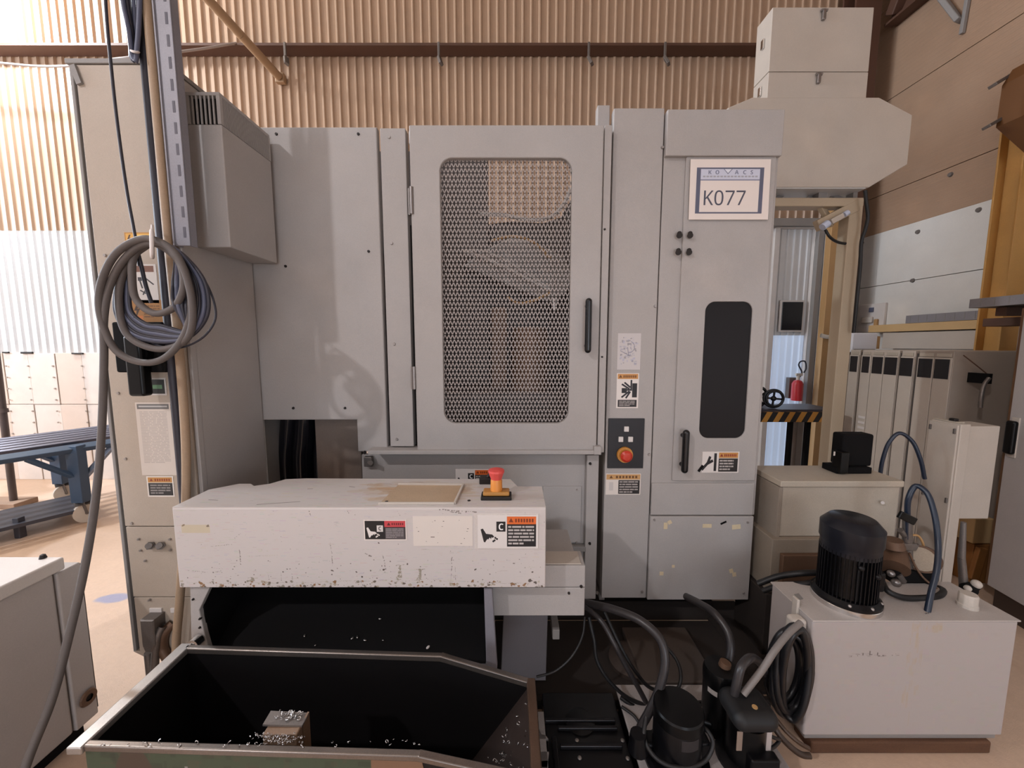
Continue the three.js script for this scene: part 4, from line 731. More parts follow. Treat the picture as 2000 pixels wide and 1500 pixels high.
  for (const [g, l] of [[a, 'glittering swarf heaped on the pocket cap of the bin'], [b, 'fine swarf scattered along the front rim of the bin'], [c, 'bright swarf lying on the sloped end of the bin']]) { const o = solo('metal_swarf', g, M.foil, l, 'swarf'); o.userData.kind = 'stuff'; }
}
// ---------------------------------------------------------------- left foreground cabinet
{
  const t = thing('machine_cover', 'pale grey low machine cabinet with a lid in the left corner', 'cabinet');
  const x = -1.8, pale = std({ map: mottled(0xb3aca8, 8, 5, 3), roughness: 0.5 });
  add('body', box(-2.7, x, 0.06, 0.755, -0.55, -1.424, 0.012), pale, t);
  add('end_section', box(-2.7, x + 0.006, 0.06, 0.75, -1.428, -1.512, 0.006), pale, t);
  add('lid', box(-2.72, x + 0.016, 0.757, 0.808, -0.5, -1.452, 0.008), std({ map: mottled(0xcfc9c4, 6, 4, 2), roughness: 0.4 }), t);
  add('edge_seal', box(-2.68, x - 0.002, 0.08, 0.74, -1.512, -1.52, 0.002), M.gap, t);
  const p = V(x + 0.006, wy(1362, 1.475), -1.475);
  add('cable_inlet', [lathe([[0.012, 0], [0.028, 0], [0.034, 0.006], [0.03, 0.012], [0.014, 0.012]], V(0, 0, 0), 24).rotateZ(-Math.PI / 2).translate(p.x, p.y, p.z)], M.cast, t);
  add('inlet_hole', rod(p, p.clone().add(V(0.006, 0, 0)), 0.013), M.gap, t);
  const k = onLevel(84, 1090, 0.808); add('lid_knob', lathe([[0, 0], [0.012, 0], [0.008, 0.014], [0, 0.018]], k, 12), M.screwDark, t);
  add('lid_screw', ball(V(x + 0.008, wy(1196, 1.46), -1.46), 0.005), M.screw, t);
  add('plinth', box(-2.65, x - 0.03, 0, 0.06, -0.6, -1.48), M.blackMatt, t);
}
// ---------------------------------------------------------------- blue steel trolley
{
  const t = thing('trolley', 'blue steel trolley table on casters with a dark lower shelf', 'trolley');
  const o = V(-3.98, 0, -3.42), b = V(0.54, 0, -0.84).normalize(), a = V(-0.84, 0, -0.54).normalize();
  const at = (u, v, y) => o.clone().addScaledVector(b, u).addScaledVector(a, v).add(V(0, y, 0));   // u along the length, v across
  const dark = std({ map: mottled(0x3a3a42, 10, 8, 3), roughness: 0.5 }), sh = 0.14;
  const H = 0.745;
  for (const v of [0, 0.88]) add('side_rail', bar(at(-1.1, v, H - 0.04), at(0.62, v, H - 0.04), 0.07, 0.05, 0.006), M.blue, t);
  for (let i = 0; i < 6; i++) { const v = 0.1 + i * 0.136; add('top_slat', bar(at(-1.1, v, H - 0.012), at(0.62, v, H - 0.012), 0.03, 0.075, 0.006), std({ map: mottled(0x6b6c78, 16, 10, 2), roughness: 0.3, metalness: 0.6 }), t); }
  for (const u of [-1.08, 0.0, 0.6]) add('cross_rail', bar(at(u, 0, H - 0.05), at(u, 0.88, H - 0.05), 0.06, 0.05, 0.005), M.blue, t);
  for (const v of [0, 0.88]) {
    add('leg', bar(at(0, v, 0.2), at(0, v, H - 0.01), 0.11, 0.08, 0.006), M.blue, t);
    add('brace', bar(at(0, v, 0.38), at(0.24, v, H - 0.07), 0.05, 0.03, 0.004), std({ map: mottled(0x7b8494, 14, 8, 2), roughness: 0.4, metalness: 0.4 }), t);
    add('brace', bar(at(0, v, 0.42), at(-0.28, v, H - 0.07), 0.05, 0.03, 0.004), M.blue, t);
    add('leg', bar(at(-1.05, v, 0.2), at(-1.05, v, H - 0.01), 0.11, 0.08, 0.006), M.blue, t);
    const c = at(0.02, v, 0.09); add('caster', [rod(c.clone().addScaledVector(a, -0.022), c.clone().addScaledVector(a, 0.022), 0.088, 0.088, 28)], M.castor, t);
    add('caster_fork', [bar(c.clone().addScaledVector(a, 0.03), at(0, v + 0.03, 0.2), 0.03, 0.006), bar(c.clone().addScaledVector(a, -0.03), at(0, v - 0.03, 0.2), 0.03, 0.006), bar(at(-0.05, v, 0.2), at(0.06, v, 0.2), 0.09, 0.008), rod(c.clone().addScaledVector(a, -0.034), c.clone().addScaledVector(a, 0.034), 0.012)], M.steelDull, t);
  }
  add('shelf', quad(at(-1.1, -0.02, sh), at(0.05, -0.02, sh), at(0.05, 0.55, sh), at(-1.1, 0.55, sh), 0.03), dark, t);
  add('shelf_foot', bar(at(-0.36, 0.05, 0.0), at(-0.36, 0.05, 0.18), 0.05, 0.05, 0.004), dark, t);
  add('shelf_foot', bar(at(-1.0, 0.05, 0.0), at(-1.0, 0.05, 0.18), 0.05, 0.05, 0.004), dark, t);
}
{
  const t = thing('pole_stand', 'thin brown pole on a wooden block beside the blue trolley', 'stand');
  const p = W(26, 972, 3.8), q = W(-3, 690, 3.8);
  add('pole', [rod(V(p.x, 0.04, p.z), V(q.x - 0.02, q.y + 0.4, q.z), 0.028, 0.028, 12), rod(W(6, 798, 3.8), W(8, 806, 3.8), 0.034, 0.034, 12)], std({ map: mottled(0x5a4d48, 12, 8, 3), roughness: 0.5, metalness: 0.3 }), t);
  add('block', box(p.x - 0.28, p.x + 0.13, 0, 0.055, p.z - 0.1, p.z + 0.1, 0.006), std({ map: mottled(0x9a7f6a, 16, 10, 6), roughness: 0.8 }), t);
}
// ---------------------------------------------------------------- post, hoses and cables on the left
{
  const d = 1.522, t = thing('strut_post', 'grey slotted steel post hanging in front of the electrical cabinet', 'post');
  const x0 = -0.852 * d, x1 = -0.812 * d, yb = wy(480, d), m = std({ map: mottled(0x8c8b93, 16, 12, 2), roughness: 0.5, metalness: 0.15 });
  add('channel', [box(x0, x1, yb, 6.9, -d, -d - 0.006, 0.002), box(x0, x0 + 0.006, yb, 6.9, -d + 0.006, -d - 0.036, 0.001), box(x1 - 0.005, x1, yb, 6.9, -d - 0.006, -d - 0.036)], m, t);
  const sl = []; for (let y = yb + 0.03; y < 3.8; y += 0.075) sl.push(box(x1 - 0.022, x1 - 0.012, y, y + 0.04, -d + 0.0008, -d - 0.001)); const so = add('slot', sl, std({ color: 0x5c5a64, roughness: 0.6 }), t); so.userData.kind = 'stuff';
  add('top_bracket', box(x0 - 0.05, x1 + 0.05, 6.9, TOP, -d + 0.03, -d - 0.07), M.greyDark, t);
  solo('tan_conduit', tube([V(-0.868 * d, TOP - 0.02, -d), V(-0.866 * d, 4, -d), V(-0.866 * d, 2.2, -d), V(-0.87 * d, 1.2, -d), V(wx(352, 1160, d), wy(1160, d), -d), V(wx(343, 1262, d), wy(1270, d), -d), V(wx(340, 1300, d), 0.02, -d)], 0.0155, 90, 14), M.conduit, 'tan conduit running straight down beside the slotted post', 'conduit');
  solo('black_conduit', tube([V(-0.886 * d, TOP - 0.02, -d - 0.015), V(-0.888 * d, 4, -d - 0.015), V(-0.894 * d, 1.3, -d - 0.015), V(-0.894 * d, 0.95, -d - 0.015), V(-0.88 * d, 0.7, -d - 0.01), V(-0.85 * d, 0.02, -d - 0.01)], 0.0165, 80, 12), M.cableDark, 'dark conduit just left of the tan conduit', 'conduit');
  // hanging bundle
  const bd = 1.5, tt = thing('cable_bundle', 'bundle of grey blue cables looping down from above the cabinet', 'cable');
  const L = [[[236, -160], [240, 0], [252, 60], [258, 105], [264, 122], [268, 90], [272, 30], [276, -160]], [[244, -160], [248, 0], [256, 50], [262, 95], [266, 112], [270, 60], [268, -160]], [[250, -160], [262, 0], [265, 60], [262, 112], [258, 120], [256, 96], [254, 60], [240, -20], [238, -160]], [[262, -160], [272, 0], [270, 60], [264, 116], [260, 118], [262, 80], [258, 0], [256, -160]]];
  L.forEach((l, i) => add('cable', tube(l.map(([a, b]) => W(a, b, bd + i * 0.012)), 0.0075, 60, 8), [M.cableBlue, M.cableDark, M.cableBlue, M.cableDark][i], tt));
  add('cable_tie', tube([W(258, 100, bd - 0.02), W(266, 102, bd - 0.02), W(270, 100, bd + 0.04), W(262, 98, bd + 0.05)], 0.004, 20, 6, true), M.paper, tt);
  // thin lead from above to the coil
  solo('thin_cable', tube([W(203, -220, 1.45), W(206, 0, 1.45), W(217, 130, 1.45), W(231, 255, 1.45), W(249, 380, 1.45), W(264, 462, 1.45), W(272, 520, 1.46)], 0.0048, 80, 8), M.cableDark, 'thin dark cable dropping from the ceiling to the hanging coil', 'cable');
  // the coil
  const ring = (cx, cy, rx, ry, d0, n, from, wob, dz) => { const out = []; const N = 22; for (let i = 0; i <= N * n; i++) { const a = from + i / N * Math.PI * 2, k = 1 + wob * Math.sin(i * 0.37 + cx); out.push(W(cx + rx * k * Math.sin(a) * (1 - 0.0 * i), cy - ry * k * Math.cos(a), d0 + dz * i / N)); } return out; };
  const cd = 1.40;
  const g1 = [W(35, 1540, 0.98), W(60, 1470, 1.02), W(100, 1370, 1.08), W(135, 1240, 1.15), W(165, 1110, 1.22), W(186, 980, 1.29), W(198, 850, 1.35), W(203, 700, 1.38), W(203, 620, 1.39), W(214, 560, 1.4), W(240, 510, 1.4), W(280, 477, 1.4), W(320, 478, 1.4), W(352, 515, 1.4), W(358, 562, 1.4), W(340, 600, 1.4), W(302, 612, 1.4), W(266, 585, 1.405), W(258, 540, 1.41), W(262, 500, 1.415), W(290, 474, 1.42), W(340, 500, 1.42), W(372, 570, 1.415), W(362, 650, 1.41), W(320, 700, 1.4), W(278, 708, 1.395), W(228, 686, 1.39), W(197, 620, 1.385), W(196, 560, 1.385), W(230, 492, 1.385), W(288, 466, 1.39), W(340, 492, 1.395), W(375, 590, 1.4), W(366, 660, 1.41), W(312, 682, 1.415), W(250, 655, 1.42), W(232, 590, 1.42), W(250, 510, 1.42), W(290, 476, 1.425)];
  const tc = thing('cable_coil', 'thick grey cable coiled in hoops before the electrical cabinet, its tail hanging down', 'cable');
  add('cable', tube(g1, 0.0118, 420, 12), M.cableGrey, tc);
  add('cable_tie', [tube([W(296, 458, 1.37), W(297, 495, 1.37), W(298, 497, 1.45), W(297, 456, 1.45)], 0.006, 24, 8, true), rod(W(297, 458, 1.41), W(297, 440, 1.50), 0.004)], M.paper, tc);
  const td = thing('cable_coil', 'thinner dark blue cable coil with shiny loops hanging behind the grey hoops', 'cable');
  const fan = (k) => [W(290, 474, 1.43 + k * 0.003), W(250, 500, 1.435), W(228 + k * 3, 560, 1.435), W(226 + k * 4, 610, 1.435), W(250 + k * 5, 650 - k * 2, 1.43), W(300 + k * 2, 668 - k * 4, 1.425), W(364, 662 - k * 2, 1.425), W(404 - k * 8, 618 - k * 3, 1.425 - k * 0.004), W(402 - k * 8, 556, 1.425 + k * 0.004), W(366 - k * 3, 505, 1.43), W(330, 480, 1.435)];
  for (let k = 0; k < 9; k++) add('cable', tube(fan(k), k % 3 === 1 ? 0.0078 : 0.0062, 110, 9, true), k % 3 === 1 ? M.cableBlue : M.cableDark, td);
  add('cable', tube([W(350, 490, 1.44), W(395, 540, 1.44), W(418, 590, 1.44), W(420, 625, 1.44), W(395, 660, 1.435), W(345, 680, 1.43), W(290, 665, 1.43), W(262, 620, 1.43)], 0.0038, 80, 8), M.cableDark, td);
  add('cable', tube([W(268, 490, 1.43), W(276, 520, 1.44), W(284, 555, 1.45), W(296, 592, 1.46)], 0.0065, 30, 8), M.cableDark, td);
}
// long wire along the wall and the sloping brace pipe
{
  const d = 4.3; solo('wall_wire', tube([W(-200, 108, d), W(0, 123, d), W(70, 129, d), W(140, 128, d - 0.1), W(210, 117, d - 0.3), W(290, 108, d - 0.3), W(390, 96, d - 0.1), W(462, 84, d + 0.15)], 0.011, 80, 8), std({ color: 0x9a8f8a, roughness: 0.5 }), 'thin grey wire sagging along the corrugated wall above the cabinet', 'wire');
  const p = W(545, 150, 4.54), q = W(470, 68, 4.1), r = W(380, -30, 3.7);
  solo('brace_pipe', [rod(p, q, 0.042, 0.042, 20), rod(q, r.clone().add(r.clone().sub(q).multiplyScalar(1.0)), 0.042, 0.042, 20), box(p.x - 0.05, p.x + 0.05, p.y - 0.05, p.y + 0.05, -4.54, -4.598, 0.01)], std({ map: mottled(0x9c7d5e, 10, 6, 4), roughness: 0.55 }), 'sloping tan brace pipe fixed to the corrugated back wall', 'pipe');
}
// ---------------------------------------------------------------- coolant tray, pumps and hoses right of the bin
{
  const y = 0.15, t = thing('coolant_tray', 'pale steel tank lid on the floor carrying three black pumps', 'tank');
  const a = onLevel(1206, 1336, y), b = onLevel(1360, 1340, y);
  const lid = std({ map: mottled(0xa39d9b, 22, 14, 3), roughness: 0.5 });
  add('lid', box(0.455, 0.99, y - 0.012, y, -0.98, -1.555, 0.004), lid, t);
  add('tank_body', box(0.47, 0.975, 0.0, y - 0.012, -0.99, -1.545, 0.004), M.blackMatt, t);
  for (const [px, py] of [[1231, 1436], [1506, 1478], [1522, 1490]]) { const p = onLevel(px, py, y); add('lid_bolt', rod(p, p.clone().add(V(0, 0.006, 0)), 0.006), M.screw, t); }
}
const TY = 0.15;
function pump(label, px, pyBase, h, r, build) {
  const base = onLevel(px, pyBase, TY), t = thing('coolant_pump', label, 'pump'); build(t, base); return base;
}
pump('black cylinder pump at the front of the pale lid, nearest the tipping bin', 1320, 1484, 0, 0, (t, b) => {
  const r = 0.083, y1 = wy(1378, -b.z);
  add('flange', lathe([[0, 0], [r * 1.36, 0], [r * 1.36, 0.012], [r * 1.2, 0.02], [0, 0.02]], b, 32), M.motor, t);
  add('body', lathe([[0, 0.02], [r, 0.02], [r, (y1 - TY) * 0.8], [r * 0.98, (y1 - TY) * 0.82], [0, (y1 - TY) * 0.82]], b, 40), M.motor, t);
  const h = y1 - TY; add('fan_cowl', lathe([[r * 0.99, h * 0.8], [r * 1.02, h * 0.8], [r * 1.02, h * 0.97], [r * 0.97, h], [0, h * 1.01]], b, 40), M.black, t);
  add('nameplate', new THREE.CylinderGeometry(r * 1.006, r * 1.006, 0.04, 12, 1, true, -0.25, 0.75).translate(b.x, b.y + h * 0.68, b.z), std({ color: 0x2a2729, roughness: 0.4, side: THREE.DoubleSide }), t);
  add('terminal_box', box(b.x + r * 0.8, b.x + r * 1.25, b.y + 0.05, b.y + 0.11, b.z - 0.03, b.z + 0.04, 0.008), M.motor, t);
  add('outlet', rod(W(1246, 1432, -b.z - 0.04), W(1246, 1465, -b.z - 0.04), 0.026, 0.034, 16), M.motor, t); add('outlet_foot', box(b.x - r * 1.6, b.x - r * 0.6, b.y + 0.004, b.y + 0.05, b.z - 0.07, b.z - 0.01, 0.012), M.motor, t);
  add('bolt', ball(b.clone().add(V(0.02, 0.026, r * 1.18)), 0.008), M.screw, t);
});
pump('black cylinder pump standing behind the other two on the pale lid', 1402, 1412, 0, 0, (t, b) => {
  const r = 0.062, h = wy(1302, -b.z) - TY;
  add('flange', lathe([[0, 0], [r * 1.25, 0], [r * 1.25, 0.014], [0, 0.014]], b, 28), M.motor, t);
  add('body', lathe([[0, 0.01], [r, 0.01], [r, h * 0.8], [0, h * 0.8]], b, 36), M.black, t);
  add('fan_cowl', lathe([[r * 0.99, h * 0.78], [r * 1.04, h * 0.79], [r * 1.04, h * 0.93], [r * 0.94, h], [0, h * 1.02]], b, 36), M.black, t);
  add('nameplate', new THREE.CylinderGeometry(r * 1.01, r * 1.01, 0.02, 10, 1, true, -1.25, 0.6).translate(b.x, b.y + h * 0.7, b.z), std({ color: 0xa39c98, roughness: 0.5, side: THREE.DoubleSide }), t).userData.label = 'pale nameplate';
  add('hose_fitting', [rod(b.clone().add(V(0.012, h, 0)), b.clone().add(V(0.016, h + 0.02, 0)), 0.022, 0.02, 14)], M.cast, t);
});
pump('black pump with a square rounded cap and pale side strips, nearest the hydraulic tank', 1453, 1482, 0, 0, (t, b) => {
  const r = 0.07, h = wy(1366, -b.z) - TY;
  add('flange', lathe([[0, 0], [r * 1.35, 0], [r * 1.35, 0.014], [r * 1.1, 0.022], [0, 0.022]], b, 32), M.motor, t);
  add('body', lathe([[0, 0.02], [r * 0.92, 0.02], [r * 0.92, h * 0.72], [0, h * 0.72]], b, 36), M.black, t);
  add('cap', box(b.x - r * 1.12, b.x + r * 1.12, b.y + h * 0.70, b.y + h, b.z - r * 1.05, b.z + r * 1.05, 0.042), std({ color: 0x101012, roughness: 0.6 }), t);
  for (const s of [-1, 1]) add('label_strip', box(b.x + s * r * 0.72 - 0.012, b.x + s * r * 0.72 + 0.008, b.y + h * 0.38, b.y + h * 0.69, b.z + r * 0.66, b.z + r * 0.72, 0.002), std({ color: s < 0 ? 0x8f7d70 : 0xb4aaa6, roughness: 0.5 }), t);
  add('terminal_box', box(b.x - r * 0.45, b.x + r * 0.98, b.y + 0.024, b.y + h * 0.4, b.z + r * 0.7, b.z + r * 1.25, 0.008), M.motor, t);
  const z = b.z + r * 1.25, cx = b.x + r * 0.32;
  add('warning_triangle', new THREE.ExtrudeGeometry(new THREE.Shape([new THREE.Vector2(-0.011, 0), new THREE.Vector2(0.011, 0), new THREE.Vector2(0, 0.02)]), { depth: 0.001, bevelEnabled: false }).translate(cx, b.y + h * 0.2, z), std({ color: 0xc8923a, roughness: 0.5 }), t).userData.label = 'yellow warning triangle';
  add('round_mark', rod(V(cx, b.y + h * 0.1, z), V(cx, b.y + h * 0.1, z + 0.001), 0.011, 0.011, 20), std({ color: 0x6a5f58, roughness: 0.5 }), t);
  add('cap_plug', rod(V(b.x + 0.005, b.y + h - 0.001, b.z + 0.03), V(b.x + 0.005, b.y + h + 0.003, b.z + 0.03), 0.009, 0.009, 14), std({ color: 0xb08a5a, roughness: 0.5 }), t);
  add('bolt', ball(b.clone().add(V(-0.02, 0.028, r * 1.2)), 0.008), M.bright, t);
});
const H = (name, list, r, m, label, cat = 'hose', n) => solo(name, hose(list, r, n), m, label, cat);
H('thick_hose', [[1120, 1172, 1.62], [1150, 1179, 1.58], [1200, 1191, 1.5], [1255, 1215, 1.42], [1290, 1250, 1.37], [1299, 1290, 1.34], [1288, 1345, 1.32], [1268, 1390, 1.31], [1252, 1420, 1.31], [1247, 1438, 1.31]], 0.0165, M.hoseGrey, 'thick grey hose arching from under the machine to the front pump');
H('thick_hose', [[1340, 1165, 1.75], [1365, 1178, 1.66], [1395, 1198, 1.56], [1420, 1232, 1.5], [1427, 1262, 1.47], [1422, 1298, 1.45]], 0.0165, M.hoseGrey, 'thick grey hose dropping to the rear black pump');
H('thick_hose', [[1434, 1358, 1.27], [1440, 1330, 1.27], [1448, 1302, 1.28], [1464, 1286, 1.31], [1482, 1292, 1.36], [1496, 1315, 1.42], [1500, 1340, 1.5]], 0.0155, M.hoseGrey, 'short hose bent over the square capped pump');
H('thin_hose', [[1125, 1178, 1.6], [1145, 1187, 1.56], [1175, 1214, 1.5], [1200, 1258, 1.46], [1222, 1300, 1.45], [1245, 1340, 1.44], [1262, 1372, 1.43]], 0.0105, M.hoseGrey, 'slim grey hose running down left of the thick arching hose');
H('thin_hose', [[1150, 1205, 1.56], [1160, 1250, 1.52], [1166, 1290, 1.5], [1190, 1330, 1.48], [1225, 1362, 1.47], [1260, 1378, 1.46]], 0.008, M.rubber, 'black cable hanging beside the slim grey hose');
H('thin_hose', [[1180, 1195, 1.6], [1215, 1268, 1.53], [1240, 1310, 1.5], [1268, 1342, 1.49], [1300, 1350, 1.5], [1324, 1344, 1.52], [1330, 1320, 1.55], [1322, 1290, 1.6], [1300, 1262, 1.66]], 0.0075, M.rubber, 'black cable curling up behind the front pump');
H('thin_hose', [[1142, 1205, 1.5], [1138, 1240, 1.46], [1118, 1280, 1.42], [1085, 1310, 1.4], [1048, 1322, 1.38]], 0.0045, M.rubber, 'very thin black wire curving behind the bin lip');
H('pump_cable', [[1262, 1400, 1.24], [1258, 1440, 1.2], [1272, 1470, 1.18], [1300, 1492, 1.165], [1345, 1498, 1.165], [1380, 1482, 1.18], [1392, 1450, 1.2], [1380, 1425, 1.22], [1358, 1415, 1.25]], 0.0075, M.rubber, 'black cable looping around the front pump', 'cable');
H('pump_cable', [[1360, 1404, 1.36], [1385, 1412, 1.35], [1412, 1420, 1.34], [1440, 1424, 1.35]], 0.008, M.rubber, 'short black cable between the two front pumps', 'cable');
H('pump_cable', [[1212, 1362, 1.48], [1235, 1378, 1.46], [1262, 1384, 1.46], [1300, 1380, 1.46], [1345, 1374, 1.47], [1376, 1372, 1.47]], 0.0085, M.rubber, 'black cable lying across the back of the pale lid', 'cable');
H('pump_cable', [[1214, 1380, 1.44], [1240, 1400, 1.4], [1252, 1420, 1.37], [1262, 1440, 1.35]], 0.006, M.rubber, 'thin black cable lying at the left edge of the pale lid', 'cable');
H('pump_cable', [[1492, 1430, 1.24], [1510, 1440, 1.24], [1522, 1446, 1.26], [1505, 1462, 1.22], [1490, 1458, 1.21]], 0.006, M.rubber, 'short black lead beside the square capped pump', 'cable');
H('grey_conduit', [[1452, 1356, 1.26], [1468, 1335, 1.265], [1492, 1303, 1.28], [1512, 1272, 1.295], [1540, 1237, 1.325], [1564, 1216, 1.35]], 0.0115, std({ map: mottled(0x77706c, 18, 12, 3), roughness: 0.5 }), 'grey conduit slanting from the square capped pump to the white tank', 'conduit');
// dark slide base and small plate between the bin and the tray
{
  const t = thing('slide_base', 'black ribbed machine slide on the floor between bin and pump tray', 'machine base');
  const bm = std({ map: mottled(0x0f0e10, 6, 6, 1), roughness: 0.3 });
  add('bed', box(0.135, 0.45, 0.0, 0.1, -0.98, -1.565, 0.004), bm, t);
  for (const [py, h] of [[1404, 0.018], [1419, 0.014], [1454, 0.014]]) { const p = onLevel(1150, py, 0.115); add('rib', box(h > 0.015 ? 0.135 : 0.185, 0.425, 0.1, 0.116, p.z - 0.006, p.z + 0.008, 0.004), std({ color: 0x2a292c, roughness: 0.28, metalness: 0.5 }), t); }
  add('side_rail', box(0.155, 0.175, 0.1, 0.116, -1.0, -1.36, 0.004), bm, t);
  add('raised_block', lathe([[0, 0], [0.06, 0], [0.06, 0.006], [0.05, 0.009], [0, 0.009]], V(0.28, 0.1, -1.43), 30), bm, t);
  add('step', box(0.19, 0.415, 0.1, 0.108, -1.12, -1.24, 0.003), bm, t);
  for (const [px, py] of [[1127, 1446], [1216, 1446], [1132, 1480], [1226, 1481]]) { const p = onLevel(px, py, 0.102); add('bolt', ball(p, 0.008, 1, 0.5, 1), M.screw, t); }
}
{
  const t = thing('floor_plate', 'small pale steel plate with a square hole beside the bin lip', 'plate');
  const y = 0.12, a = onLevel(1052, 1390, y), b = onLevel(1090, 1392, y), h = [onLevel(1053, 1443, y), onLevel(1071, 1443, y), onLevel(1072, 1468, y), onLevel(1054, 1468, y)];
  const s = new THREE.Shape([[0.075, 0.98], [0.132, 0.98], [0.132, -a.z], [0.06, -a.z], [0.06, 0.98]].map(([x, d]) => new THREE.Vector2(x, d)));
  s.holes.push(new THREE.Path(h.map(p => new THREE.Vector2(Math.max(p.x, 0.064), -p.z))));
  add('plate', new THREE.ExtrudeGeometry(s, { depth: 0.01, bevelEnabled: false }).rotateX(-Math.PI / 2).translate(0, y - 0.01, 0), std({ map: mottled(0x8f8a88, 24, 14, 3), roughness: 0.5 }), t);
  add('frame', box(0.085, 0.128, 0, y - 0.03, -1.0, -1.4, 0.003), M.blackMatt, t);
}
{ // dark pan added under the machine, its colour holding both oil and shade
  const t = thing('dark_pan', 'low oily pan added under the machine front, dark with oil and shade put into its colour', 'pan');
  add('pan', box(-0.1, 1.175, 0.0, 0.02, -1.58, -2.12, 0.004), M.oily, t);
  add('pan_side', box(1.176, 1.42, 0.0, 0.018, -1.655, -2.3, 0.003), M.oily, t); add('pan_lip', box(-0.1, 1.175, 0.02, 0.05, -1.58, -1.6, 0.003), M.oily, t);  // side piece added to darken the lit floor beside the tank
  add('flange_cover', lathe([[0, 0], [0.12, 0], [0.12, 0.02], [0.1, 0.03], [0, 0.03]], V(0.62, 0.02, -1.82), 30), std({ map: mottled(0x443a35, 12, 8, 4), roughness: 0.5 }), t);
  const p = onLevel(1330, 1250, 0.06); add('flange_plate', box(0.62, 0.98, 0.02, 0.06, -1.66, -2.02, 0.01), std({ map: mottled(0x4a403a, 14, 10, 5), roughness: 0.55 }), t);
}
// ---------------------------------------------------------------- hydraulic tank on its wooden skid
const TD = 1.40, TT = wy(1211, TD), TB = wy(1437, TD), TX0 = wx(1588, 1215, TD), TX1 = wx(1990, 1215, TD);
{
  const t = thing('hydraulic_tank', 'big off-white hydraulic tank on a wooden skid at the right', 'tank');
  const front = print(1024, 576, (x, w, h) => { x.fillStyle = '#b0a8a5'; x.fillRect(0, 0, w, h); for (let i = 0; i < 500; i++) { x.fillStyle = `rgba(${rr(140, 205) | 0},${rr(132, 195) | 0},${rr(126, 188) | 0},0.06)`; x.fillRect(rr(0, w), rr(0, h), rr(4, 50), rr(3, 30)); }
    x.fillStyle = 'rgba(178,158,130,0.25)'; for (let i = 0; i < 30; i++) x.fillRect(rr(480, 560), rr(10, 470), rr(4, 14), rr(20, 90)); for (let i = 0; i < 18; i++) x.fillRect(rr(500, 640), rr(0, 40), rr(6, 20), rr(8, 40));
    x.fillStyle = '#6f6864'; for (const [a, b, q, d] of [[262, 160, 6, 12], [296, 150, 6, 22], [302, 166, 10, 4], [335, 158, 6, 14], [340, 172, 12, 5], [362, 170, 10, 5], [205, 175, 4, 3], [236, 172, 5, 3], [410, 170, 5, 3]]) x.fillRect(a, b, q, d); x.fillStyle = 'rgba(120,112,106,0.35)'; for (let i = 0; i < 24; i++) x.fillRect(rr(180, 440), rr(160, 180), rr(4, 22), rr(1, 4)); });
  const g = boxUV(box(TX0, TX1, TB, TT - 0.006, -TD, -1.64, 0.008));
  { const p = g.attributes.position, u = g.attributes.uv; for (let i = 0; i < p.count; i++) u.setXY(i, (p.getX(i) + (p.getZ(i) + TD) - TX0) / (TX1 - TX0), (p.getY(i) - TB) / (TT - TB)); }
  add('body', g, front, t, true);
  add('lid', box(TX0 - 0.004, TX1 + 0.004, TT - 0.006, TT, -TD + 0.004, -1.645, 0.002), std({ map: mottled(0xb7afaa, 12, 6, 6), roughness: 0.45 }), t);
  add('base_channel', box(TX0 + 0.01, TX1 - 0.02, TB - 0.018, TB, -TD - 0.005, -1.63, 0.003), M.greyDark, t);
  const lx0 = TX0 + 0.03, lx1 = TX1 - 0.05;
  add('skid_beam', box(lx0, lx1, 0.0, TB - 0.018, -TD + 0.01, -TD - 0.09, 0.008), M.wood, t);
  add('skid_beam', box(lx0, lx1, 0.0, TB - 0.018, -1.54, -1.62, 0.008), M.wood, t);
  const cp = onLevel(1889, 1184, TT);
  add('filler_cap', lathe([[0, 0], [0.032, 0], [0.032, 0.012], [0.029, 0.014], [0.029, 0.05], [0.026, 0.056], [0, 0.056]], V(cp.x, TT, cp.z), 28), M.offWhite, t);
  add('gauge_glass', [box(TX0 - 0.012, TX0, wy(1260, 1.47), wy(1172, 1.47), -1.5, -1.47, 0.004)], M.offWhite, t);
  add('side_box', box(TX0 - 0.06, TX0 - 0.001, wy(1243, TD + 0.02), wy(1213, TD + 0.02), -TD - 0.02, -TD - 0.07, 0.014), M.offWhite, t);
  add('label_plate', quad(onLevel(1551, 1161, TT + 0.001), onLevel(1560, 1159, TT + 0.001), onLevel(1569, 1170, TT + 0.001), onLevel(1558, 1172, TT + 0.001), 0.001), M.greyDark, t);
}
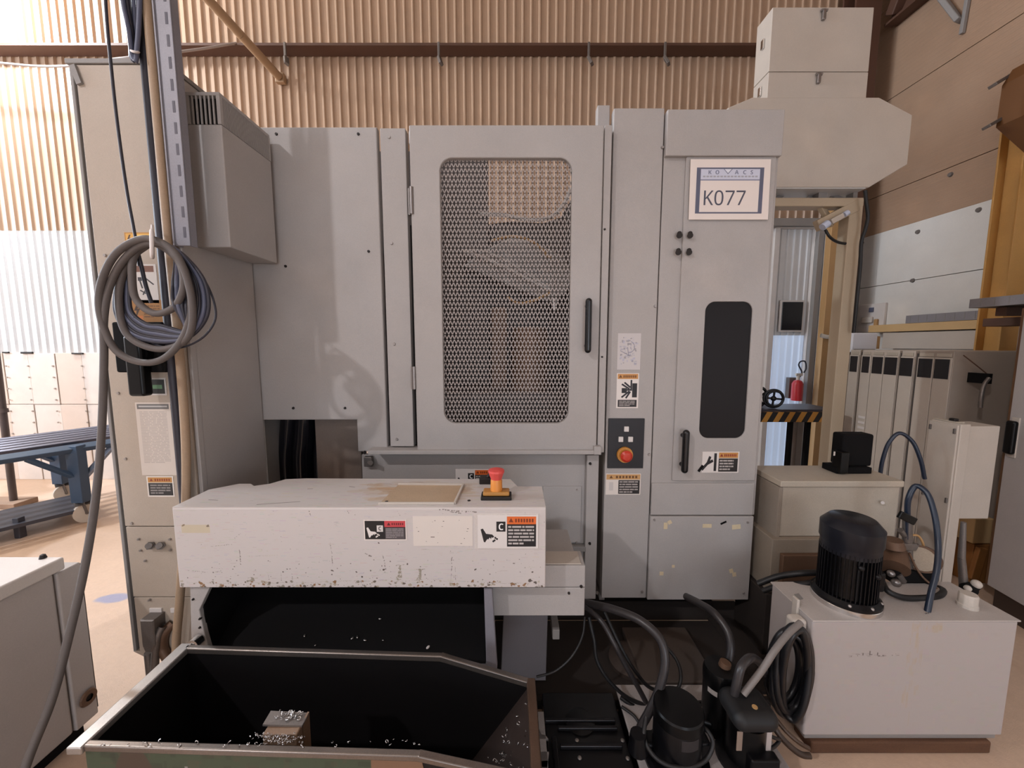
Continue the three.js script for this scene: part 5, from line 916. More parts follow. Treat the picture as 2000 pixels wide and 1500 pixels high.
{
  const t = thing('electric_motor', 'large black finned electric motor standing on the white hydraulic tank', 'motor');
  const d = 1.52, x = wx(1657, 1100, d), y0 = TT, y1 = wy(1012, d), h = y1 - y0, b = V(x, y0, -d), r = 0.098;
  add('mounting_ring', lathe([[0, 0], [0.118, 0], [0.118, 0.018], [0.115, 0.021], [0, 0.021]], b, 48), M.bright, t);
  add('flange', lathe([[0, 0.021], [0.117, 0.021], [0.117, 0.032], [r * 1.05, 0.046], [0, 0.046]], b, 48), M.motor, t);
  add('stator', lathe([[0, 0.05], [r * 0.93, 0.05], [r * 0.93, h * 0.66], [0, h * 0.66]], b, 40), M.black, t);
  for (let i = 0; i < 44; i++) { const a = i / 44 * Math.PI * 2; add('fin', new THREE.BoxGeometry(0.0035, h * 0.56, r * 0.12).translate(0, h * 0.35 + 0.012, r * 0.97).rotateY(a).translate(b.x, b.y, b.z), M.motor, t); }
  add('fan_cowl', lathe([[r * 0.9, h * 0.62], [r * 1.02, h * 0.62], [r * 1.02, h * 0.72], [r * 1.07, h * 0.75], [r * 1.07, h * 0.92], [r * 0.8, h * 1.005], [r * 0.76, h * 1.01], [0, h * 1.012]], b, 48), new THREE.MeshPhysicalMaterial({ color: 0x191a20, roughness: 0.3, specularIntensity: 0.6 }), t);
  for (const a of [-0.6, 0.1, 0.8]) add('bolt', ball(V(b.x + Math.sin(a) * 0.109, b.y + 0.036, b.z + Math.cos(a) * 0.109), 0.007), M.screw, t);
  for (const [a, k] of [[-0.35, 0.55], [0.35, 0.45]]) add('boss', ball(V(b.x + Math.sin(a) * r, b.y + h * k, b.z + Math.cos(a) * r), 0.012), M.motor, t);
  add('terminal_box', box(b.x + r * 0.8, b.x + r * 1.5, b.y + h * 0.12, b.y + h * 0.36, b.z - 0.07, b.z + 0.02, 0.01), M.motor, t);
}
H('blue_hose', [[1772, 1052, 1.66], [1772, 1010, 1.66], [1775, 972, 1.655], [1790, 949, 1.65], [1808, 960, 1.62], [1824, 1000, 1.58], [1832, 1060, 1.54], [1830, 1110, 1.5], [1818, 1160, 1.47], [1811, 1196, 1.45]], 0.011, M.hoseBlue, 'dark blue hose arching from the rusty valve to the white tank lid');
H('blue_hose', [[1718, 935, 2.05], [1724, 898, 2.04], [1738, 862, 2.03], [1757, 846, 2.02], [1780, 860, 2.0], [1797, 895, 1.98], [1806, 935, 1.98]], 0.0095, M.hoseBlue, 'blue black hose arching behind the coolant box');
{ // wire ends of the blue hose on the lid
  const p = onLevel(1810, 1200, TT); solo('wire_end', [rod(W(1811, 1196, 1.45), V(p.x - 0.006, TT + 0.002, p.z), 0.0022), rod(W(1812, 1196, 1.45), V(p.x + 0.008, TT + 0.002, p.z), 0.0022)], M.steel, 'two bare wire ends touching the white tank lid below the blue hose', 'wire');
}
{ // valve with gauge and fittings behind the motor
  const d = 1.665, t = thing('valve_assembly', 'rusty valve stack with a black lever and round gauges behind the black motor', 'valve');
  const rust = M.cast;
  add('valve_body', [rod(W(1771, 1165, d), W(1772, 1090, d), 0.02, 0.024, 16), rod(W(1772, 1090, d), W(1772, 1015, d), 0.019, 0.017, 16), box(wx(1758, 1060, d), wx(1784, 1060, d), wy(1072, d), wy(1058, d), -d - 0.02, -d + 0.02, 0.006)], M.steelDull, t);
  add('lever', bar(W(1756, 1004, d - 0.02), W(1787, 1019, d - 0.02), 0.034, 0.014, 0.004), M.black, t);
  add('gauge', [rod(W(1806, 1092, d), W(1800, 1092, d - 0.03), 0.058, 0.058, 28)], rust, t);
  add('gauge_face', rod(W(1800, 1092, d - 0.03), W(1799.6, 1092, d - 0.032), 0.05, 0.05, 28), std({ map: mottled(0xa59684, 20, 10, 6), roughness: 0.4 }), t);
  add('pressure_housing', [rod(W(1745, 1075, d + 0.03), W(1745, 1110, d - 0.03), 0.05, 0.056, 24), rod(W(1745, 1054, d), W(1745, 1068, d), 0.034, 0.042, 20)], rust, t);
  add('fitting', rod(W(1758, 1035, d), W(1766, 1045, d), 0.012), M.steelDull, t); add('fitting', rod(W(1782, 1070, d), W(1794, 1066, d), 0.011), M.steelDull, t); add('fitting', rod(W(1752, 1120, d - 0.03), W(1762, 1135, d - 0.03), 0.016), M.steelDull, t);
  add('copper_line', hose([[1776, 1046, d], [1792, 1046, d], [1802, 1060, d], [1806, 1085, d]], 0.005), M.tanSteel, t);
  add('copper_line', hose([[1776, 1080, d - 0.03], [1790, 1110, d - 0.04], [1805, 1130, d - 0.06], [1830, 1150, d - 0.1]], 0.0045), rust, t);
  add('knob', [ball(W(1750, 1138, d - 0.05), 0.018), ball(W(1740, 1120, d - 0.06), 0.015)], M.steel, t);
  add('manifold', box(wx(1725, 1150, d), wx(1800, 1150, d), TT + 0.001, TT + 0.06, -d - 0.04, -d + 0.04, 0.008), M.blackMatt, t);
}
H('black_hose', [[1720, 1130, 1.6], [1735, 1155, 1.52], [1760, 1166, 1.51], [1800, 1168, 1.52], [1835, 1163, 1.54], [1838, 1150, 1.6], [1800, 1142, 1.64]], 0.012, M.rubber, 'black hose looped flat on the white tank lid right of the motor');
H('black_hose', [[1480, 1140, 1.75], [1520, 1126, 1.72], [1560, 1120, 1.68], [1605, 1118, 1.66]], 0.014, M.rubber, 'upper black hose lying behind the motor foot on the left');
H('black_hose', [[1490, 1154, 1.7], [1530, 1142, 1.66], [1570, 1140, 1.63], [1598, 1136, 1.62]], 0.012, M.rubber, 'lower black hose lying behind the motor foot on the left');
H('grey_pipe', [[1800, 1158, 1.68], [1840, 1163, 1.64], [1872, 1170, 1.6], [1886, 1174, 1.57]], 0.009, M.steelDull, 'grey pipe lying across the white tank lid to the filler cap', 'pipe');
{ const t = thing('pipe_fitting', 'black pipe cluster standing behind the white filler cap', 'pipe');
  const d = 1.75; add('upright', [rod(W(1884, 1165, d), W(1878, 1090, d), 0.018, 0.014, 14), rod(W(1878, 1090, d), W(1882, 1020, d), 0.014, 0.01, 14)], M.steelDull, t);
  add('valve', [ball(W(1892, 1150, d - 0.02), 0.032), rod(W(1885, 1160, d - 0.03), W(1908, 1142, d - 0.03), 0.022, 0.018, 14)], M.blackMatt, t); add('end_cap', [ball(W(1907, 1141, d - 0.035), 0.02), ball(W(1890, 1149, d - 0.06), 0.014)], M.offWhite, t);
  add('foot', rod(V(wx(1886, 1165, d), 0.3, -d - 0.02), W(1886, 1165, d), 0.02, 0.02, 12), M.blackMatt, t); add('foot_base', rod(V(wx(1886, 1165, d), 0, -d - 0.02), V(wx(1886, 1165, d), 0.3, -d - 0.02), 0.04), M.blackMatt, t); }
// coil of black hose hung on the tank side
{
  const t = thing('hose_coil', 'heavy coil of black hose hung on the left side of the white tank', 'hose'), d = 1.372;
  for (let k = 0; k < 9; k++) {
    const cx = 1546 + [0, 4, -8, 8, 2, -12, -4, -16, -6][k], rx = [30, 33, 38, 26, 36, 30, 34, 30, 40][k], top = 1222 + k * 3, bot = 1380 + [10, 20, 5, 26, 14, 0, 18, -10, 8][k], dd = d + [0, 0.02, 0.03, -0.01, 0.045, 0.055, 0.01, 0.04, 0.065][k], pts = [];
    for (let i = 0; i < 14; i++) { const a = i / 14 * Math.PI * 2; pts.push(W(cx + rx * Math.sin(a) + 6 * Math.cos(a), (top + bot) / 2 - (bot - top) / 2 * Math.cos(a), dd - 0.012 * Math.sin(a * 2 + k))); }
    add('hose_loop', tube(pts, [0.0125, 0.0135, 0.012, 0.0135, 0.0125, 0.012, 0.011, 0.0125, 0.012][k], 90, 10, true), std({ color: 0x131316, roughness: 0.38 }), t);
  }
}
H('brown_hose', [[1500, 1395, 1.36], [1515, 1425, 1.33], [1540, 1455, 1.31], [1566, 1474, 1.30], [1582, 1476, 1.3]], 0.011, std({ color: 0x3a2a20, roughness: 0.4 }), 'brown hose trailing on the floor before the wooden skid');
H('brown_hose', [[1512, 1400, 1.38], [1535, 1428, 1.35], [1560, 1450, 1.33], [1580, 1462, 1.325]], 0.008, std({ color: 0x4a3526, roughness: 0.4 }), 'thinner brown hose beside the trailing brown hose');
// ---------------------------------------------------------------- coolant box with pump behind the tank
{
  const t = thing('coolant_box', 'beige coolant box with a lid behind the black motor', 'box'), d = 1.9;
  const x0 = wx(1527, 945, d), x1 = wx(1767, 945, d), y0 = wy(1049, d), y1 = wy(940, d), db = 2.15;
  add('body', box(x0 + 0.012, x1 - 0.014, y0, y1 - 0.03, -d - 0.01, -db, 0.003), M.coolant, t);
  add('lid', box(x0 - 0.004, x1, y1 - 0.032, y1, -d, -db - 0.01, 0.005), std({ map: mottled(0xb3a99a, 14, 6, 8), roughness: 0.5 }), t);
  add('side_plate', box(x0 - 0.008, x0 + 0.011, 0.25, y1 - 0.034, -d - 0.004, -db, 0.002), std({ map: mottled(0x8f8478, 14, 8, 5), roughness: 0.6 }), t);  // beige darkened, the shade on this side put into the colour
  add('base_frame', [box(x0 - 0.04, x1 - 0.1, 0.36, y0 - 0.002, -d + 0.02, -db, 0.004)], std({ map: mottled(0x8a7e70, 16, 10, 6), roughness: 0.65 }), t);
  add('base_step', box(x0 - 0.06, x1 - 0.12, 0.0, 0.355, -d + 0.03, -db + 0.02, 0.004), M.oily, t);
  add('foot_beam', box(x0, x1 - 0.2, 0.36, wy(1085, d - 0.05), -d + 0.05, -d + 0.022, 0.004), M.cast, t);
  add('door_knob', rod(W(1724, 982, d), W(1724, 982, d - 0.008), 0.008), M.screw, t);
}
{
  const t = thing('box_pump', 'square black pump head standing on the beige coolant box', 'pump'), d = 2.05;
  add('head', box(wx(1640, 880, d), wx(1699, 880, d), wy(909, d), wy(847, d), -d + 0.02, -d - 0.06, 0.012), M.blackMatt, t);
  add('neck', [box(wx(1624, 905, d), wx(1640, 905, d), wy(918, d), wy(878, d), -d + 0.06, -d, 0.006)], M.black, t);
  add('foot', [box(wx(1622, 915, d), wx(1690, 915, d), wy(940, 1.9) + 0.001, wy(909, d), -d + 0.04, -d - 0.06, 0.004)], M.blackMatt, t);
  add('mark', box(wx(1634, 888, d - 0.08), wx(1637, 888, d - 0.08), wy(892, d - 0.08), wy(884, d - 0.08), -d + 0.062, -d + 0.06), M.offWhite, t);
}
// ---------------------------------------------------------------- tall narrow beige cabinet
{
  const t = thing('column_cabinet', 'tall narrow beige cabinet standing behind the white tank', 'cabinet'), d = 1.98;
  const x0 = wx(1871, 850, d), x1 = wx(1895, 850, d), x2 = wx(1957, 850, d), y1 = wy(829, d), y2 = wy(1015, d), dd = 2.125;
  add('body', box(x0 + 0.012, x1, 0.12, y1, -d, -dd, 0.005), M.hood, t);
  add('door', box(x0, x0 + 0.011, 0.13, y1 - 0.006, -d - 0.004, -dd - 0.0, 0.004), M.hood, t);
  add('side_box', box(x1 + 0.004, x2, y2, y1 - 0.012, -d - 0.01, -dd, 0.004), M.hood, t);
  add('top_plate', box(x0 + 0.016, x1 - 0.01, y1, y1 + 0.008, -d - 0.02, -dd, 0.003), M.coolant, t);
  add('plinth', box(x0 + 0.02, x1 - 0.02, 0, 0.12, -d - 0.02, -dd), M.blackMatt, t);
  add('top_lug', box(x0 + 0.02, x0 + 0.045, y1, y1 + 0.022, -d - 0.04, -d - 0.07, 0.004), M.screwDark, t);
  for (const [z, y] of [[dd - 0.012, y1 - 0.04], [d + 0.015, y1 - 0.04], [dd - 0.012, y1 - 0.42], [d + 0.015, y1 - 0.42]]) add('catch', box(x0 - 0.008, x0, y - 0.014, y + 0.014, -z - 0.005, -z + 0.005, 0.002), M.steelDull, t);
  for (const [py, n] of [[1113, 20], [1136, 4]]) { const y = wy(py, d), z = -(d + 0.05); add('knockout', rod(V(x0 - 0.001, y, z), V(x0 + 0.004, y, z), 0.02, 0.02, n), M.cast, t); }
}
// ---------------------------------------------------------------- far hood on its stand
{
  const d = 2.72, t = thing('hood_cabinet', 'beige cross-shaped sheet metal hood on a stand behind the right tower', 'hood');
  const q = (px, py) => [wx(px, py, d), wy(py, d)];
  const x0 = q(1504, 100)[0], x1 = q(1700, 100)[0], yT = wy(14, d), yS = wy(140, d), yB = wy(192, d);
  add('upper_box', box(x0, x1, yS + 0.002, yT, -d, -d - 0.16, 0.004), M.hood, t);
  add('middle_box', box(x0, x1, yB, yS - 0.002, -d, -d - 0.16, 0.004), M.hood, t);
  const xl = q(1418, 260)[0], xr = q(1775, 270)[0], yb = wy(367, d);
  add('body', plate([[xl, yb + 0.12], [xl + 0.12, yb], [q(1695, 367)[0], yb], [xr, wy(322, d)], [xr, wy(226, d)], [q(1715, 192)[0], yB], [x0 - 0.1, yB], [xl, wy(212, d)]], d - 0.01, 0.34, 0.004), M.hood, t);
  add('bottom_panel', box(xl + 0.13, q(1690, 367)[0], yb - 0.006, yb, -d + 0.005, -d - 0.34, 0.002), std({ map: mottled(0xd6d9e2, 8, 4, 1), roughness: 0.35 }), t).userData.label = 'underside of the hood, tinted pale blue in place of daylight';  // daylight from below put into the pale bluish colour
  for (const [px, py] of [[1607, 27], [1597, 151]]) { const p = W(px, py, d); add('catch', [box(p.x - 0.012, p.x + 0.012, p.y - 0.045, p.y + 0.02, p.z, p.z + 0.02, 0.006), rod(V(p.x - 0.02, p.y + 0.012, p.z + 0.012), V(p.x + 0.02, p.y + 0.012, p.z + 0.012), 0.008)], M.steel, t); }
  for (const y of [yS - 0.08, yT - 0.17]) add('side_catch', box(x0 - 0.012, x0, y - 0.03, y + 0.03, -d - 0.06, -d - 0.09, 0.004), M.bright, t);
}
{
  const d = 2.76, t = thing('steel_stand', 'beige square tube stand carrying the hood', 'stand');
  const xr = 0.878 * d, xl = 1.44, w = wx(1690, 420, d) - wx(1664, 420, d), yt = wy(386, d), yb = wy(403, d), tp = wy(367, 2.72);
  const leg = (x, z) => add('leg', box(x - w, x, 0.0, yt - 0.001, z, z - 0.09, 0.006), M.stand, t);
  leg(xr, -d); leg(xl + w, -d);
  add('top_rail', box(xl, xr, yb, yt, -d + 0.002, -d - 0.088, 0.006), M.stand, t);
  for (const [p0, p1] of [[1522, 1546], [1586, 1606], [1628, 1606], [1662, 1646]]) add('strut', bar(V(wx(p0, 386, d), yt - 0.002, -d - 0.05), V(wx(p1, 372, d), tp, -d - 0.1), 0.03, 0.02), M.greyDark, t);
  add('post', box(xr - 0.3, xr - 0.24, yt, tp, -d - 0.02, -d - 0.08), M.greyDark, t); add('post', box(xl + 0.1, xl + 0.16, yt, tp, -d - 0.02, -d - 0.08), M.greyDark, t); add('post', box(xr - 0.06, xr - 0.03, yt, tp, -d - 0.02, -d - 0.08), M.greyDark, t);
  const a = W(1595, 442, d + 0.02), b = W(1672, 402, d + 0.02);
  add('brace', bar(a, b, 0.075, 0.05, 0.006), M.stand, t); add('brace', bar(W(1602, 402, d + 0.05), W(1625, 440, d + 0.08), 0.05, 0.03, 0.005), M.stand, t);
  add('sensor', [rod(W(1606, 444, d - 0.03), W(1617, 436, d - 0.03), 0.024, 0.024, 16), rod(W(1648, 420, d - 0.03), W(1656, 415, d - 0.03), 0.018, 0.018, 14)], std({ color: 0xc2cbe0, roughness: 0.3 }), t);
  add('brace_tube', bar(W(1622, 434, d - 0.03), W(1646, 421, d - 0.03), 0.036, 0.03, 0.006), M.hood, t);
}
H('black_cable', [[1612, 449, 2.72], [1620, 462, 2.72], [1634, 472, 2.74], [1655, 476, 2.78], [1685, 474, 2.88]], 0.009, M.rubber, 'black cable sagging below the brace of the beige stand', 'cable');
H('black_cable', [[1690, 372, 2.68], [1692, 395, 2.68], [1695, 425, 2.68], [1690, 448, 2.69], [1683, 470, 2.7], [1680, 520, 2.7], [1672, 600, 2.7], [1667, 650, 2.72]], 0.011, M.rubber, 'black cable running down the outside of the beige stand leg', 'cable');
// ---------------------------------------------------------------- hazard-striped bench with reels, extinguisher, sign
{
  const d = 3.35, t = thing('work_bench', 'dark bench with a black and yellow striped edge behind the right tower', 'bench');
  const x0 = 2.1, x1 = wx(1636, 810, d), yt = wy(800, d), yb = wy(824, d), dark = std({ map: mottled(0x35323a, 12, 8, 2), roughness: 0.45 });
  add('top', box(x0, x1, yb + 0.04, yt, -d - 0.004, -d - 0.34, 0.006), dark, t);
  const g = new THREE.BoxGeometry(x1 - x0 + 0.03, yt - yb - 0.02, 0.012).translate((x0 + x1) / 2 + 0.015, (yt + yb) / 2 - 0.01, -d + 0.004); const hz = add('striped_edge', g, P.hazard, t, true); hz.userData.label = 'black and yellow hazard striped edge';
  add('end_block', box(x1, wx(1645, 818, d), yb, yb + 0.05, -d + 0.01, -d - 0.1, 0.006), dark, t);
  add('leg', box(wx(1543, 850, d), wx(1550, 850, d), 0, yb, -d - 0.01, -d - 0.05, 0.003), M.blackMatt, t);
  add('leg', box(wx(1560, 850, d), wx(1572, 850, d), 0, yb, -d - 0.02, -d - 0.08, 0.003), M.steelDull, t);
  add('leg', box(x1 - 0.06, x1 - 0.02, 0, yb, -d - 0.26, -d - 0.3, 0.003), M.blackMatt, t); add('leg', box(x0 + 0.02, x0 + 0.06, 0, yb, -d - 0.02, -d - 0.06, 0.003), M.blackMatt, t);
  const yt2 = yt;
  [[1500, 783, 19, 'round black spoked reel on the striped bench, half hidden by the tower'], [1521, 784, 17, 'round black spoked reel standing free on the striped bench']].forEach(([px, py, r, label], i) => {
    const w = thing('cable_reel', label, 'reel', 'reels on the striped bench'), R = r / 750 * d, c = V(wx(px, py, d), yt2 + R + 0.013, -d - 0.12 + i * 0.05);
    const tor = (rad, tr) => new THREE.TorusGeometry(rad, tr, 8, 30).rotateY(i ? -0.25 : 0.3).translate(c.x, c.y, c.z);
    add('rim', [tor(R, 0.0125), tor(R * 0.88, 0.009).translate(0, 0, 0.02)], M.rubber, w);
    for (let k = 0; k < 4; k++) { const a = k * Math.PI / 2 + 0.5 + i, p = V(Math.cos(a) * R * Math.cos(0.27), Math.sin(a) * R, Math.cos(a) * R * (i ? 0.25 : -0.3)); add('spoke', rod(c, c.clone().add(p), 0.009), M.rubber, w); }
    add('hub', ball(c, 0.024), M.rubber, w);
  });
}
{
  const d = 4.3, t = thing('fire_extinguisher', 'small red fire extinguisher hung before the corrugated door', 'extinguisher'), x = wx(1557, 760, d), y0 = wy(783, d), y1 = wy(742, d), r = 0.055;
  add('bottle', lathe([[0, 0], [r, 0.005], [r, (y1 - y0) * 0.82], [r * 0.7, (y1 - y0) * 0.96], [0.02, y1 - y0]], V(x, y0, -d), 24), M.red, t);
  add('valve', [rod(V(x, y1, -d), V(x, y1 + 0.05, -d), 0.018), box(x - 0.03, x + 0.045, y1 + 0.045, y1 + 0.075, -d - 0.012, -d + 0.012, 0.005)], M.offWhite, t);
  add('hose', hose([[1560, 739, d], [1566, 728, d], [1560, 712, d], [1564, 706, d], [1572, 706, d], [1574, 720, d], [1570, 728, d]], 0.008), M.cableDark, t);
  add('bracket', box(x - 0.05, x + 0.05, y0 + 0.02, y1 + 0.02, -d - 0.06, -d - 0.12, 0.003), M.steelDull, t);
}
{ const d = 4.33, f = F(1610, 1642, 660, 710, d); solo('wall_sign', new THREE.BoxGeometry(f[1] - f[0], f[3] - f[2], 0.004).translate((f[0] + f[1]) / 2, (f[2] + f[3]) / 2, -d), P.redSign, 'pale notice with a red mark on the corner column', 'sign', null, true); }
solo('paper_notice', box(wx(1606, 760, 4.33), wx(1638, 760, 4.33), wy(900, 4.33), wy(712, 4.33), -4.33, -4.345, 0.002), M.coolant, 'long beige board below the red marked notice', 'board');
H('wall_conduit', [[1603, 655, 4.26], [1618, 658, 4.24], [1634, 654, 4.24], [1645, 646, 4.26]], 0.022, M.hood, 'pale conduit bent across the corner column', 'conduit');
// ---------------------------------------------------------------- row of lockers along the right wall
const lockerM = std({ map: mottled(0xbdb2a6, 8, 5, 4), roughness: 0.42 });
const LX = 3.0;
{
  // depth of each edge from where it stands in the row
  const dz = px => LX / (wx(px, 720, 1)), yT = 1.6;
  const rows = [[1657, 1676, [[1659.5, 1673.5]], 'far narrow white locker at the end of the row, lit by daylight'], [1680, 1752, [[1683, 1697], [1703, 1723], [1727, 1751]], 'wide white locker with three dark windows, second from the far end'], [1756.5, 1783, [[1757.5, 1782]], 'narrow cream locker with one dark window, between the two wide lockers'], [1790, 1858, [[1793, 1820], [1825, 1854]], 'nearest wide cream locker with two dark windows and shade put into its side colour']];
  rows.forEach(([a, b, wins, label], i) => {
    const t = thing('locker', label, 'locker', 'lockers in a row along the right wall'), za = -dz(a), zb = -dz(b), xo = 0;
    if (i) add('gap_shade', box(LX + 0.02, 3.8, 0.0, yT - 0.02, -dz(rows[i - 1][1]) + 0.0, za + 0.0005 - 0.001, 0), std({ color: 0x4a4340, roughness: 0.7 }), t);  // dark block added, standing in for the shade between lockers
    const body = add('body', box(LX + 0.008 + xo, 3.93, 0.04, yT, za, zb, 0.004), i === 3 ? std({ map: mottled(0x9f9286, 8, 6, 5), roughness: 0.5 }) : lockerM, t);  // nearest body painted darker, the shade of its end face
    const n = wins.length; add('plinth', box(LX + 0.05, 3.9, 0, 0.04, za - 0.0, zb + 0.0), M.blackMatt, t);
    wins.forEach(([p, q], k) => {
      const e0 = k ? (wins[k - 1][1] + p) / 2 : a, e1 = k < n - 1 ? (q + wins[k + 1][0]) / 2 : b;
      const door = add('door', box(LX + xo, LX + 0.007 + xo, 0.06, yT - 0.045, -dz(e0) + 0.0025, -dz(e1) - 0.0025, 0.002), lockerM, t);
      const m = (p + q) / 2, d = dz(m), y1 = 1.545, y0 = 1.408;
      add('window_pane', box(LX + xo - 0.003, LX + xo, y0, y1, -dz(p), -dz(q), 0.001), M.glassDark, door);
      add('top_vent', box(LX + xo + 0.002, LX + xo + 0.007, yT - 0.04, yT - 0.015, -dz(e0 + 3), -dz(e1 - 3), 0.002), M.coolant, t);
      if (i === 1 && k === 0) for (let s = 0; s < 4; s++) add('louvre', box(LX + xo - 0.004, LX + xo, 0.88 + s * 0.045, 0.9 + s * 0.045, -dz(1686), -dz(1699), 0.001), M.white, door);
    });
  });
}
{ const t = thing('wall_heater', 'small glossy white wall unit above the far locker', 'heater'), d = 3.5; const f = F(1664, 1714, 650, 688, d); add('casing', box(f[0], f[1], f[2], f[3], -d, -d - 0.16, 0.012), std({ color: 0xdfe0e6, roughness: 0.15 }), t); add('grille', box(f[0] + 0.02, f[1] - 0.02, f[2] + 0.012, f[2] + 0.03, -d + 0.004, -d, 0.001), M.greyDark, t); add('wall_mount', box(f[1] + 0.001, f[1] + 0.06, f[2] + 0.03, f[3] - 0.03, -d - 0.04, -d - 0.14, 0.003), M.tanSteel, t); }
solo('wall_board', box(3.87, 3.99, 1.605, 1.765, -3.0, -4.04, 0.004), lockerM, 'long white board under the yellow beam above the lockers', 'board');
{
  const t = thing('junction_box', 'white wall plate with sockets and a small switch on the right wall', 'switch'), z = p => -XR / wx(p, 620, 1);
  add('plate', box(XR - 0.03, XR - 0.002, 1.78, 2.09, z(1682), z(1732), 0.004), M.white, t);
  add('socket', box(XR - 0.055, XR - 0.03, 1.88, 1.95, z(1691), z(1712), 0.012), M.offWhite, t); add('switch_plate', box(XR - 0.045, XR - 0.03, 2.0, 2.05, z(1703), z(1711), 0.004), M.cableBlue, t); add('socket', box(XR - 0.06, XR - 0.03, 1.83, 1.92, z(1717), z(1723), 0.008), M.tanSteel, t);
}
// ---------------------------------------------------------------- yellow column, beam, cable trays, crane bracket
{
  const t = thing('yellow_column', 'yellow steel column standing before the right wall', 'column'), d = 2.95, x0 = 1.2625 * d, x1 = x0 + 0.135;
  add('web_flange', box(x0, x1, 0.012, 3.5, -d, -d - 0.014, 0.003), M.yellow, t); add('rear_flange', box(x0, x1, 0.012, 3.5, -d - 0.15, -d - 0.164, 0.003), M.yellow, t);
  add('web', box((x0 + x1) / 2 - 0.006, (x0 + x1) / 2 + 0.006, 0.012, 3.5, -d - 0.014, -d - 0.15), M.yellow, t); add('base_plate', box(x0 - 0.06, x1 + 0.06, 0, 0.012, -d + 0.06, -d - 0.22, 0.003), M.tanSteel, t);
  add('gusset', [bar(V(x0 + 0.02, 0.02, -d + 0.03), V(x0 + 0.02, 0.34, -d), 0.02, 0.03)], M.yellow, t);
}
solo('yellow_beam', [box(3.86, 3.985, 1.775, 1.85, -3.13, -4.2, 0.004)], M.yellowPale, 'pale yellow beam running along the right wall above the lockers', 'beam');
function tray(label, x, y, z0, z1, h = 0.06, w = 0.1) {
  const t = thing('cable_tray', label, 'cable tray', 'perforated cable trays on the right'), m = std({ map: mottled(0x918d90, 16, 12, 2), roughness: 0.45, metalness: 0.4 });
  add('tray_side', box(x, x + 0.004, y, y + h, z0, z1, 0.001), m, t); add('tray_side', box(x + w - 0.004, x + w, y, y + h, z0, z1, 0.001), m, t); add('tray_floor', box(x + 0.004, x + w - 0.004, y, y + 0.004, z0, z1), M.steelDull, t);
  const s = []; for (let z = Math.max(z0, z1) - 0.05; z > Math.min(z0, z1) + 0.03; z -= 0.075) s.push(box(x - 0.0015, x, y + 0.008, y + h - 0.008, z, z + 0.006)); const o = add('slot', s, M.greyDark, t); o.userData.kind = 'stuff';
}
tray('long perforated cable tray lying on the yellow wall beam', 3.87, 1.852, -3.13, -3.82, 0.075, 0.1);
tray('nearer perforated cable tray held out past the yellow column', 3.21, 1.90, -1.2, -2.74, 0.062, 0.34);
solo('tray_arm', [box(3.3, 3.72, 1.84, 1.898, -2.6, -2.66, 0.004), box(3.55, 3.74, 1.78, 1.84, -2.93, -2.62, 0.004)], M.brownSteel, 'dark arm holding the near cable tray off the yellow column', 'bracket');
{
  const t = thing('crane_bracket', 'brown crane bracket fixed high on the yellow column, shade put into its colour', 'bracket'), d = 2.93;
  const m = std({ map: mottled(0x6b4522, 10, 8, 5), roughness: 0.6 });  // paint darkened, the shade of the underside put into the brown
  add('plate', plate(outline([[1976, 137], [2080, 137], [2080, 380], [2000, 300], [1944, 250], [1956, 168]], d), d - 0.16, 0.16, 0.004), m, t);
  add('lug', [bar(W(1938, 168, d - 0.0), W(1968, 150, d + 0.02), 0.022, 0.05, 0.004)], M.steelDull, t); add('lug', [bar(W(1926, 249, d - 0.02), W(1962, 228, d), 0.02, 0.05, 0.004)], M.steelDull, t);
}
{ const p = V(3.66, 1.15, -2.78); const t = thing('hand_scoop', 'dark bent handle hanging beside the yellow column near the lockers', 'hook'); add('handle', hose([[1932, 738, 2.5], [1923, 750, 2.5], [1917, 772, 2.49], [1915, 796, 2.49]], 0.011), M.steelDull, t); add('mount', box(wx(1931, 742, 2.5), wx(1938, 742, 2.5), wy(750, 2.5), wy(730, 2.5), -2.5, -2.6195, 0.001), M.blackMatt, t); add('dark_line', hose([[1930, 732, 2.54], [1905, 712, 2.55], [1882, 694, 2.56]], 0.0035), M.brownSteel, t); }  // thin dark line across the locker end
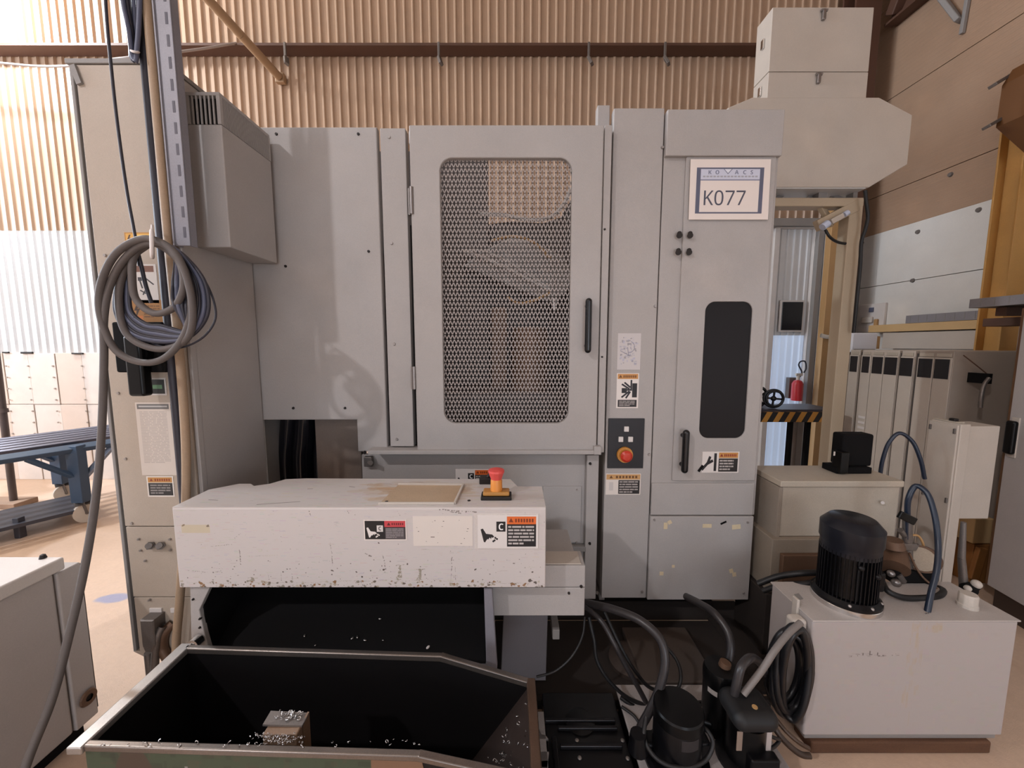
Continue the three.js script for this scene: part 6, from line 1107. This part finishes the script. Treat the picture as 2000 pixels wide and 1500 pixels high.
// yellow pieces low by the column
solo('yellow_box', box(wx(1902, 1040, 2.5), wx(1940, 1040, 2.5), wy(1062, 2.5), wy(1014, 2.5), -2.5, -2.62, 0.006), M.yellowPale, 'pale yellow box low behind the narrow beige cabinet', 'box');
solo('steel_pedestal', [box(wx(1898, 1100, 2.5), wx(1935, 1100, 2.5), 0.0, wy(1064, 2.5), -2.5, -2.64, 0.01), bar(W(1900, 1130, 2.47), W(1918, 1070, 2.47), 0.06, 0.03, 0.006)], std({ map: mottled(0x8a5a2a, 26, 12, 10), roughness: 0.55 }), 'brown and yellow steel pedestal under the pale yellow box', 'pedestal');
// ---------------------------------------------------------------- large grey cabinet at the right edge
{
  const t = thing('grey_cabinet', 'large pale grey cabinet with a black handle cut by the right edge', 'cabinet');
  const m = std({ map: mottled(0xb2adab, 6, 5, 2), roughness: 0.45 });
  const a = V(2.98, 0, -2.27), ang = -0.16;
  const put = g => g.rotateY(ang).translate(a.x, 0, a.z);
  add('body', put(box(0.02, 0.7, 0.14, 1.86, 0, 1.1, 0.006)), m, t);
  add('door', put(box(0, 0.019, 0.15, 1.85, 0.004, 1.1, 0.004)), m, t);
  add('plinth', put(box(0.03, 0.7, 0.0, 0.14, 0.02, 1.1, 0)), std({ map: mottled(0x3a2d26, 10, 8, 4), roughness: 0.6 }), t);
  add('door_edge', put(box(0.02, 0.08, 0.14, 1.86, -0.03, -0.001, 0.003)), std({ map: mottled(0x6a4a30, 10, 8, 5), roughness: 0.5 }), t);
  add('handle', put(new RoundedBoxGeometry(0.032, 0.2, 0.05, 3, 0.014).translate(-0.022, 1.1, 0.045)), M.black, t);
  add('handle_base', put(box(-0.008, 0.0, 0.98, 1.22, 0.025, 0.065, 0.002)), M.offWhite, t);
}
// ---------------------------------------------------------------- put each group's origin at its base, hand the scene over
for (const t of things) {
  const b = new THREE.Box3().setFromObject(t); if (b.isEmpty()) continue;
  const p = V((b.min.x + b.max.x) / 2, b.min.y, (b.min.z + b.max.z) / 2).sub(t.position);
  t.position.add(p); for (const c of t.children) c.position.sub(p);
}
renderer.render(scene, camera);
